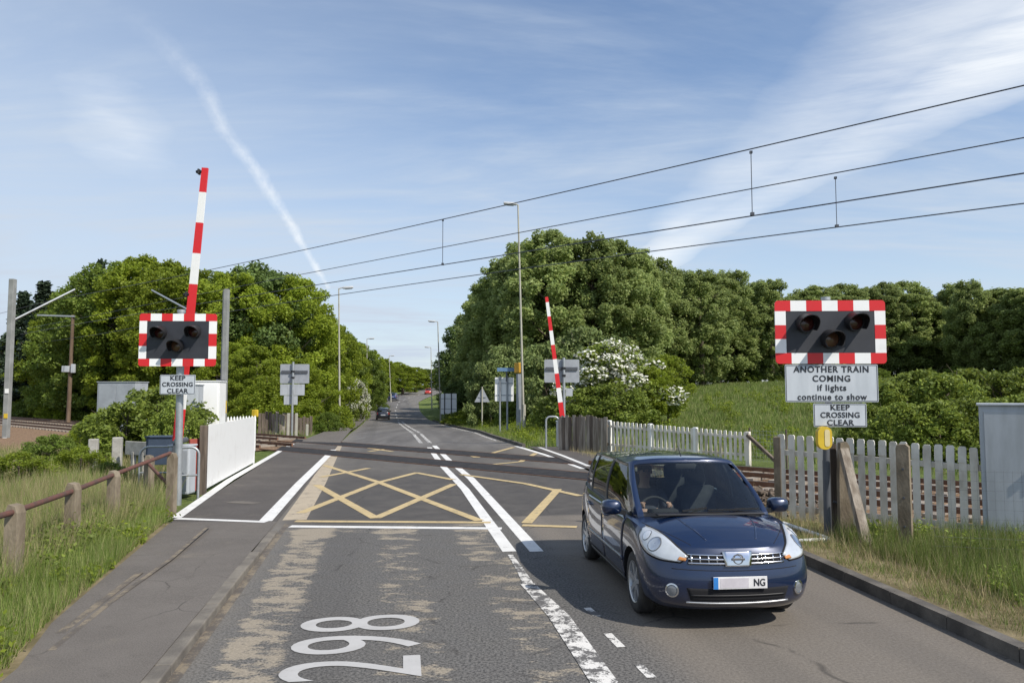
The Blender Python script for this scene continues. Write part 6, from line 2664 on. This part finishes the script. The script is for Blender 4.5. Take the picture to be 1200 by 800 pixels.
# --- left belt beside the road
plant_px('conifer', 30, 341, 74, 'dark pointed conifer beside the tall concrete mast at the left', wide=1.7)
plant_px('conifer', 54, 329, 78, 'taller of the two dark conifers above the wooden pole', wide=1.7)
plant_px('conifer', 120, 303, 66, 'dark conifer tip peeping over the yellow green crowns left of the left barrier')
LB = [(14, 392, 62, 'lime', 'low round green tree behind the tall concrete mast at the left edge'),
      (46, 388, 56, 'lime', 'round green tree just left of the wooden pole with a crossarm'),
      (78, 350, 60, 'lime', 'green tree whose crown rises directly behind the wooden pole'),
      (106, 328, 56, 'lime', 'yellow green tree standing just right of the wooden pole'),
      (136, 306, 54, 'lime', 'tall yellow green tree above the grey equipment cabinet'),
      (166, 300, 57, 'lime', 'tallest yellow green tree of the left wood, left of the barrier arm'),
      (196, 306, 62, 'lime', 'yellow green tree behind the left corner of the left signal board'),
      (218, 312, 57, 'lime', 'yellow green tree crossed by the raised left barrier arm'),
      (246, 316, 60, 'lime', 'yellow green tree between the barrier arm and the thin grey mast'),
      (272, 318, 58, 'lime', 'yellow green tree directly behind the thin grey mast'),
      (300, 308, 61, 'dark', 'darker broad tree right of the thin grey mast'),
      (322, 316, 66, 'dark', 'dark topped tree above the grey signal back on the left'),
      (342, 322, 62, 'lime', 'bright yellow green tree right above the grey signal back'),
      (362, 350, 68, 'lime', 'yellow green tree just left of the nearest left lamp post'),
      (380, 372, 76, 'lime', 'leaning yellow green tree top behind the nearest left lamp post'),
      (388, 380, 88, 'lime', 'yellow green roadside tree just right of the nearest left lamp post'),
      (404, 391, 98, 'lime', 'roadside tree between the nearest and second left lamp posts'),
      (420, 400, 110, 'lime', 'roadside tree behind the second left lamp post'),
      (436, 411, 128, 'lime', 'roadside tree between the second and third left lamp posts'),
      (452, 420, 150, 'lime', 'distant roadside tree behind the third left lamp post'),
      (472, 427, 185, 'lime', 'far tree above the blue car in the distance'),
      (487, 430, 225, 'lime', 'far round tree closing the view at the end of the road'),
      (501, 432, 235, 'lime', 'far tree closing the road end beside the dark right wood'),
      (516, 430, 240, 'lime', 'far tree partly hidden behind the dark right wood'),
      (466, 424, 205, 'lime', 'far tree closing the left side of the road end')]
for u, v, Y, k, lab in LB:
    plant_px(k, u, v, Y, lab, group='trees of the left wood', wide=1.12 if Y < 80 else (1.1 if Y < 170 else 2.3))
LM = [(28, 446, 49, 'shrub', 'bright green shrub behind the rails right of the tall concrete mast'), (62, 440, 52, 'shrub', 'leafy shrub at the foot of the wooden pole'),
      (98, 436, 50, 'shrub', 'yellow green shrub between wooden pole and grey cabinet'), (128, 405, 50, 'lime', 'low branched tree behind the grey equipment cabinet'),
      (190, 415, 52, 'lime', 'low branched tree behind the left signal board'), (268, 400, 46, 'lime', 'low branched tree behind the foot of the thin grey mast'),
      (300, 405, 45, 'lime', 'low branched tree left of the grey signal back'), (322, 438, 42, 'shrub', 'brownish green shrub behind the timber boards on the left'),
      (352, 420, 52, 'lime', 'low branched tree right behind the grey signal back'), (372, 448, 52, 'shrub', 'shrub at the foot of the left wood beside the footway'),
      (366, 430, 62, 'lime', 'low branched tree overhanging the footway by the nearest left lamp post'), (384, 432, 74, 'lime', 'low tree right of the nearest left lamp post'),
      (418, 438, 100, 'lime', 'low green tree beside the dark car'), (436, 446, 120, 'shrub', 'low shrub beyond the dark car'), (434, 436, 140, 'lime', 'leafy low tree at the verge beyond the dark car')]
for u, v, Y, k, lab in LM:
    plant_px(k, u, v, Y, lab, cat='shrub' if k == 'shrub' else 'tree', group='undergrowth of the left wood', wide=1.3 if Y < 60 else 1.0, name='understorey_tree' if k == 'lime' else None)
plant_px('hawthorn', 419, 444, 84, 'white flowering hawthorn beside the left footway', cat='bush', wide=.62)

# --- right: belt of poplars behind the field
RB = [(590, 302, 78), (614, 284, 74), (642, 270, 70), (668, 280, 73), (695, 275, 70), (718, 281, 72), (742, 291, 74), (764, 300, 79),
      (786, 312, 84), (812, 306, 86), (836, 326, 88), (858, 321, 89), (882, 332, 92), (906, 325, 93), (931, 336, 95), (956, 331, 95), (984, 330, 96),
      (1012, 336, 97), (1040, 331, 97), (1066, 327, 96), (1092, 336, 95), (1116, 330, 94), (1140, 324, 92), (1166, 331, 90), (1190, 327, 88), (1216, 331, 86), (1244, 330, 85)]
for i, (u, v, Y) in enumerate(RB):
    far = i > 7
    plant_px('poplar', u + (rt.uniform(-9, 9) if far else 0), v + (rt.choice((-5, -1, 2, 4, 7, 10)) if far else 0), Y + (rt.uniform(-5, 4) if far else 0),
             'poplar beyond the field, %s in the front row right of the tall lamp' % ORD[i], group='poplars beyond the field', wide=rt.uniform(1.1, 1.9) if far else rt.uniform(1.1, 1.4))
for i, u in enumerate(range(600, 1240, 40)):
    v = np.interp(u, [600, 640, 740, 860, 1240], [312, 292, 305, 345, 342])
    plant_px('poplar', u + rt.uniform(-4, 20), float(v) + rt.uniform(-8, 6), 103, 'shaded poplar behind the front row, %s right of the tall lamp' % ORD[i], group='poplars of the back row', wide=1.6)
for i, u in enumerate(range(760, 1230, 30)):
    plant_px('shrub', u, 428 + (i * 7) % 12, 88 + (i * 5) % 6, 'leafy shrub under the poplars, %s along the field top from the left' % ORD[i], cat='shrub', group='shrubs under the poplars', wide=1.5, var=1)
# --- right: dark wood along the road
DB = [(574, 330, 86, 'poplar', 'poplar left of the tall lamp post at the corner of the belt'), (560, 345, 96, 'poplar', 'shaded roadside poplar at the left end of the belt'),
      (548, 372, 106, 'dark', 'dark roadside tree left of the poplars'), (540, 396, 118, 'dark', 'dark roadside tree behind the triangular sign'),
      (534, 420, 134, 'dark', 'dark roadside tree above the white board on two posts'), (530, 436, 152, 'dark', 'dark roadside tree behind the nearer right lamp post'),
      (526, 446, 178, 'dark', 'dark low roadside tree at the bend'), (523, 452, 205, 'dark', 'farthest dark roadside tree at the bend')]
for u, v, Y, k, lab in DB:
    plant_px(k, u, v, Y, lab, group='trees of the right roadside wood', wide=1.2, name='roadside_tree')
for i, (u, v, Y) in enumerate([(538, 446, 92), (552, 440, 82), (568, 432, 76), (584, 428, 70), (600, 425, 66), (618, 432, 62)]):
    plant_px('dark', u, v, Y, ['dark low tree behind the white board on two posts', 'dark low tree between white board and triangular sign', 'dark low tree behind the triangular sign',
             'dark low tree behind the white sign back', 'dark low tree behind the blue topped sign', 'dark low tree just right of the tall lamp post'][i], group='dark undergrowth of the right wood', wide=1.5, name='understorey_tree')
plant_px('willow', 575, 420, 60, 'pale shrub above the triangular sign', cat='bush', wide=.8)
plant_px('willow', 590, 402, 62, 'pale willow bush left of the tall lamp post', cat='bush', wide=.85)
plant_px('willow', 640, 400, 54, 'pale willow bush behind the raised far barrier arm', cat='bush', wide=1.0)
plant_px('willow', 682, 382, 56, 'tall pale willow bush right of the far barrier arm', cat='bush', wide=1.0)
plant_px('willow', 720, 392, 58, 'pale willow bush behind the white flowering hawthorn', cat='bush', wide=.9)
plant_px('hawthorn', 716, 398, 44, 'white flowering hawthorn right of the far signal back', cat='bush', wide=1.45)
plant_px('hawthorn', 748, 425, 47, 'smaller white flowering hawthorn beside the young tree', cat='bush', wide=.9)
plant_px('sapling', 782, 414, 45, 'young bright green tree at the left edge of the field', wide=1.15)
plant_px('sapling', 764, 428, 43, 'young green tree just left of the taller sapling', wide=1.1)
plant_px('bush', 690, 452, 41, 'dark green bush behind the far timber boards', cat='bush', wide=1.3)
plant_px('bush', 652, 462, 44, 'dark green bush behind the far signal post', cat='bush', wide=1.3)
plant_px('bush', 720, 448, 40, 'bush under the white flowering hawthorn', cat='bush', wide=1.3)
plant_px('shrub', 604, 466, 56, 'low shrub on the verge behind the grey column', cat='shrub', wide=1.3)
plant_px('shrub', 550, 478, 66, 'mounded low green bush beside the white board on two posts', cat='shrub', wide=1.9, var=0)
plant_px('shrub', 534, 482, 72, 'small mounded bush at the foot of the white board', cat='shrub', wide=1.9, var=0)
# --- right: bramble hedge behind the pickets
HB = [(1042, 446, 31), (1075, 432, 33), (1108, 436, 30), (1140, 430, 33), (1172, 436, 31), (1204, 430, 33), (1060, 470, 26), (1100, 468, 25), (1140, 466, 25), (1185, 462, 25), (1024, 474, 29), (1232, 440, 30)]
for i, (u, v, Y) in enumerate(HB):
    plant_px('bush', u, v, Y, ['bramble bush just right of the right signal board', 'bramble bush behind the picket tops right of the text plate', 'bramble bush mid way between text plate and grey cabinet',
             'tall bramble bush left of the right grey cabinet', 'tall bramble bush above the right grey cabinet', 'bramble bush cut by the right edge of the photo',
             'lower front bramble bush behind the second concrete post', 'lower front bramble bush right of the second concrete post', 'lower front bramble bush left of the right grey cabinet',
             'lower front bramble bush behind the right grey cabinet', 'low bramble bush behind the small crossing text plate', 'bramble bush behind the right grey cabinet, mostly hidden'][i],
             cat='bush', group='bramble bushes beyond the right pickets', wide=1.1, name='bramble_bush')
# --- left foreground: bushes beside the railing and cabinets
for u, v, Y, k, w, lab in [(150, 470, 24, 'bush', 1.15, 'dense green bush in front of the grey equipment cabinet'), (185, 452, 25.5, 'bush', 1.2, 'dense green bush left of the left signal post'),
                           (205, 470, 23, 'bush', .8, 'small bush directly behind the left signal post'), (120, 482, 27, 'shrub', 1.2, 'yellow green shrub left of the dense green bush'),
                           (60, 508, 22, 'shrub', 1.3, 'low shrub on the bank below the rails at the left'), (22, 528, 17, 'shrub', 1.5, 'low shrub behind the first rail post'),
                           (95, 522, 19.5, 'shrub', 1.4, 'yellow green shrub behind the second rail post'), (128, 540, 18, 'shrub', 1.1, 'small shrub behind the third rail post'),
                           (300, 476, 42, 'shrub', 1.2, 'shrub behind the white close boarded panel'), (385, 482, 47, 'shrub', 1.2, 'low shrub right of the grey signal back')]:
    plant_px(k, u, v, Y, lab, cat='bush', wide=w)


# ------------------------------------------------------------------ grass
def blades(pts, hmin, hmax, width, rng, lean=.35):
    n = len(pts)
    h = rng.uniform(hmin, hmax, n) * rng.uniform(.6, 1.15, n)
    a = rng.uniform(0, 2 * PI, n)
    dx, dy = np.cos(a), np.sin(a)
    w = width * rng.uniform(.6, 1.4, n)
    la = rng.uniform(0, 2 * PI, n)
    ll = h * lean * rng.uniform(.2, 1.4, n)
    off = np.stack([np.cos(la) * ll, np.sin(la) * ll, np.zeros(n)], 1)
    ws = np.stack([dx * w, dy * w, np.zeros(n)], 1)
    tip = pts + off + np.stack([np.zeros(n), np.zeros(n), h], 1)
    return np.stack([pts + ws, pts - ws, tip - ws * .12, tip + ws * .12], 1).reshape(-1, 3)


def scatter(poly, n, rng, clump=0.0, zfun=None):
    """random points inside a ground polygon"""
    P = np.array([(p[0], p[1]) for p in poly])
    lo, hi = P.min(0), P.max(0)
    out = np.zeros((0, 2))
    while len(out) < n:
        q = rng.uniform(lo, hi, (n * 2, 2))
        ins = np.zeros(len(q), bool)
        j = len(P) - 1
        for i in range(len(P)):
            c = ((P[i, 1] > q[:, 1]) != (P[j, 1] > q[:, 1])) & (q[:, 0] < (P[j, 0] - P[i, 0]) * (q[:, 1] - P[i, 1]) / (P[j, 1] - P[i, 1] + 1e-12) + P[i, 0])
            ins ^= c
            j = i
        q = q[ins]
        if clump:
            f = np.sin(q[:, 0] * 2.3 + 1.7 * np.sin(q[:, 1] * 1.9)) * np.sin(q[:, 1] * 2.1 + 1.3 * np.sin(q[:, 0] * 2.7)) * .5 + .5
            q = q[rng.random(len(q)) < (1 - clump) + clump * f]
        out = np.vstack([out, q])
    out = out[:n]
    z = np.zeros(n) if zfun is None else zfun(out[:, 0], out[:, 1])
    return np.column_stack([out, z])


def grass(name, poly, n, h, w, lm, seed, zf, clump=.6, lean=.35):
    rng = np.random.default_rng(seed)
    p = scatter(poly, n, rng, clump, zf)
    o = link(name, np_mesh(name, blades(p, h[0], h[1], w, rng, lean), faces4(n), lm))
    o['kind'] = 'stuff'
    return o


z0f = lambda v: (lambda x, y: np.full(len(x), v))
edge = [(p.x, p.y) for p in po[:6]]
out_ = [(-5.9, 14.2), (-6.3, 13), (-6.1, 10.5), (-5.8, 8), (-5.6, 5), (-6.2, 0)]
lv = [(-4.05, 4.0), (-4.02, 6.26), (-4.42, 7.47), (-4.84, 9.08), (-5.42, 11.2), (-6.04, 13.6), (-6.6, 14.6)]
grass('tall_grass', lv + [(-8.2, 16), (-9.5, 13), (-9, 8), (-7.5, 4)], 170000, (.08, .34), .0036, L_grass, 1, z0f(.04), .8)
grass('tall_grass', [(-5.1, 5), (-5.3, 8), (-6.0, 11.5), (-6.5, 14.6), (-10, 18), (-11, 10), (-8, 4)], 80000, (.26, .66), .0038, L_grass, 2, z0f(.02), .85, .45)
grass('dry_grass', [(-5.2, 5), (-5.4, 8), (-6.0, 11.5), (-6.4, 14.2), (-9.5, 17), (-11, 10), (-8, 4)], 42000, (.35, .80), .0026, L_straw, 3, z0f(.02), .85, .35)
grass('dry_grass', [(-4.10, 4.0), (-4.05, 6.26), (-4.45, 7.47), (-4.90, 9.08), (-5.5, 11.4), (-6.0, 13.4), (-6.3, 13.4), (-5.7, 11), (-5.2, 9.0), (-4.8, 7.2), (-4.6, 5)], 16000, (.03, .15), .003, L_straw, 4, z0f(.05), .6, .8)
grass('rough_grass', [(-7, 16), (-9, 22), (-13, 27), (-36, 33), (-40, 26), (-20, 16), (-10, 12)], 90000, (.2, .6), .010, L_grass, 5, lambda x, y: gh(x, y), .75)
grass('dry_grass', [(-7, 16), (-9, 22), (-13, 27), (-36, 32), (-40, 26), (-20, 16), (-10, 12)], 45000, (.25, .7), .008, L_straw, 6, lambda x, y: gh(x, y), .8)
# right verge
kr = [(RD(right_s(t) + .5, t).x, RD(right_s(t) + .5, t).y) for t in (-9, -6, -4, -2, 0, 2)]
kq = [(RD(right_s(t) + .95, t).x, RD(right_s(t) + .95, t).y) for t in (-9, -6, -4, -2, -.5)]
grass('tall_grass', kq + [(6.2, 11.9), (8.2, 10.6), (12, 6), (9, 1)], 105000, (.10, .42), .0034, L_grass, 7, z0f(.10), .8)
grass('dry_grass', kr + [(5.6, 12.6), (7.4, 11.3), (11, 6), (9, 1)], 22000, (.06, .32), .0026, L_straw, 8, z0f(.10), .85, .5)
# the field and the verge of the far right side
grass('meadow_grass', [tuple(RD(8, 22)[:2]), tuple(RD(8, 40)[:2]), (6, 60), (16, 84), (60, 88), (75, 60), (40, 32), (14, 20)], 240000, (.10, .36), .018, L_grass, 9, lambda x, y: gh(x, y), .5)
grass('verge_grass', [tuple(RD(4.3, 22)[:2]), tuple(RD(4.2, 34)[:2]), tuple(RD(4.0, 50)[:2]), tuple(RD(4.0, 80)[:2]), tuple(RD(12, 80)[:2]), tuple(RD(13, 50)[:2]), tuple(RD(10, 22)[:2])], 90000, (.08, .36), .010, L_grass, 10, lambda x, y: gh(x, y), .6)
grass('verge_grass', [tuple(RD(-5.9, 34)[:2]), tuple(RD(-5.9, 60)[:2]), tuple(RD(-5.6, 110)[:2]), tuple(RD(-9, 110)[:2]), tuple(RD(-10, 34)[:2])], 30000, (.12, .45), .014, L_grass, 11, lambda x, y: gh(x, y), .6)
grass('dry_grass', [tuple(RD(5.2, 4)[:2]), tuple(RD(6.5, 4)[:2]), tuple(RD(8, 22)[:2]), tuple(RD(5.4, 21)[:2]), tuple(RD(5.2, 12)[:2])], 8000, (.08, .3), .005, L_straw, 12, lambda x, y: gh(x, y), .6)
# short ragged grass and weeds along the kerb on the right and the path edge on the left
kn = [(RD(right_s(t) + .18, t).x, RD(right_s(t) + .18, t).y) for t in (-9, -6, -4, -2, 0, 3)]
grass('dry_grass', kn + [(5.4, 12.4), (7.0, 10.5), (9, 4), (8, 1)], 24000, (.02, .11), .003, L_straw, 13, z0f(.11), .9, .7)
grass('tall_grass', kn + [(5.4, 12.4), (7.0, 10.5), (9, 4), (8, 1)], 30000, (.03, .16), .003, L_grass, 14, z0f(.11), .9, .6)


def weeds(name, poly, n, size, lm, seed, zf, rad=.16):
    """low broad-leaved weeds scattered in clumps"""
    rng = np.random.default_rng(seed)
    p = scatter(poly, n, rng, .8, zf)
    bl = []
    for q in p:
        r = rad * rng.uniform(.5, 1.4)
        bl.append((q[0], q[1], q[2] + r * .6, r, r, r * rng.uniform(.6, 1.3)))
    v = leaf_cloud(bl, n * 90, size, rng, .3)
    o = link(name, np_mesh(name, v, faces4(n * 90), lm))
    o['kind'] = 'stuff'


weeds('broad_leaved_weeds', lv + [(-8.2, 16), (-9.5, 13), (-9, 8), (-7.5, 4)], 150, .028, L_yel, 21, z0f(.05), .17)
weeds('broad_leaved_weeds', [(-5.0, 7.5), (-6.4, 13.6), (-7.4, 14.6), (-7.2, 11), (-6, 7)], 60, .030, L_hedge, 22, z0f(.12), .20)
weeds('broad_leaved_weeds', kq + [(6.2, 11.9), (8.2, 10.6), (12, 6), (9, 1)], 190, .026, L_hedge, 23, z0f(.12), .15)
weeds('broad_leaved_weeds', [tuple(RD(8, 24)[:2]), tuple(RD(9, 40)[:2]), (10, 62), (30, 70), (40, 40), (14, 22)], 260, .06, L_yel, 24, lambda x, y: gh(x, y), .35)
weeds('broad_leaved_weeds', [tuple(RD(4.6, 22)[:2]), tuple(RD(4.6, 60)[:2]), tuple(RD(10, 60)[:2]), tuple(RD(9, 22)[:2])], 160, .05, L_yel, 25, lambda x, y: gh(x, y), .3)
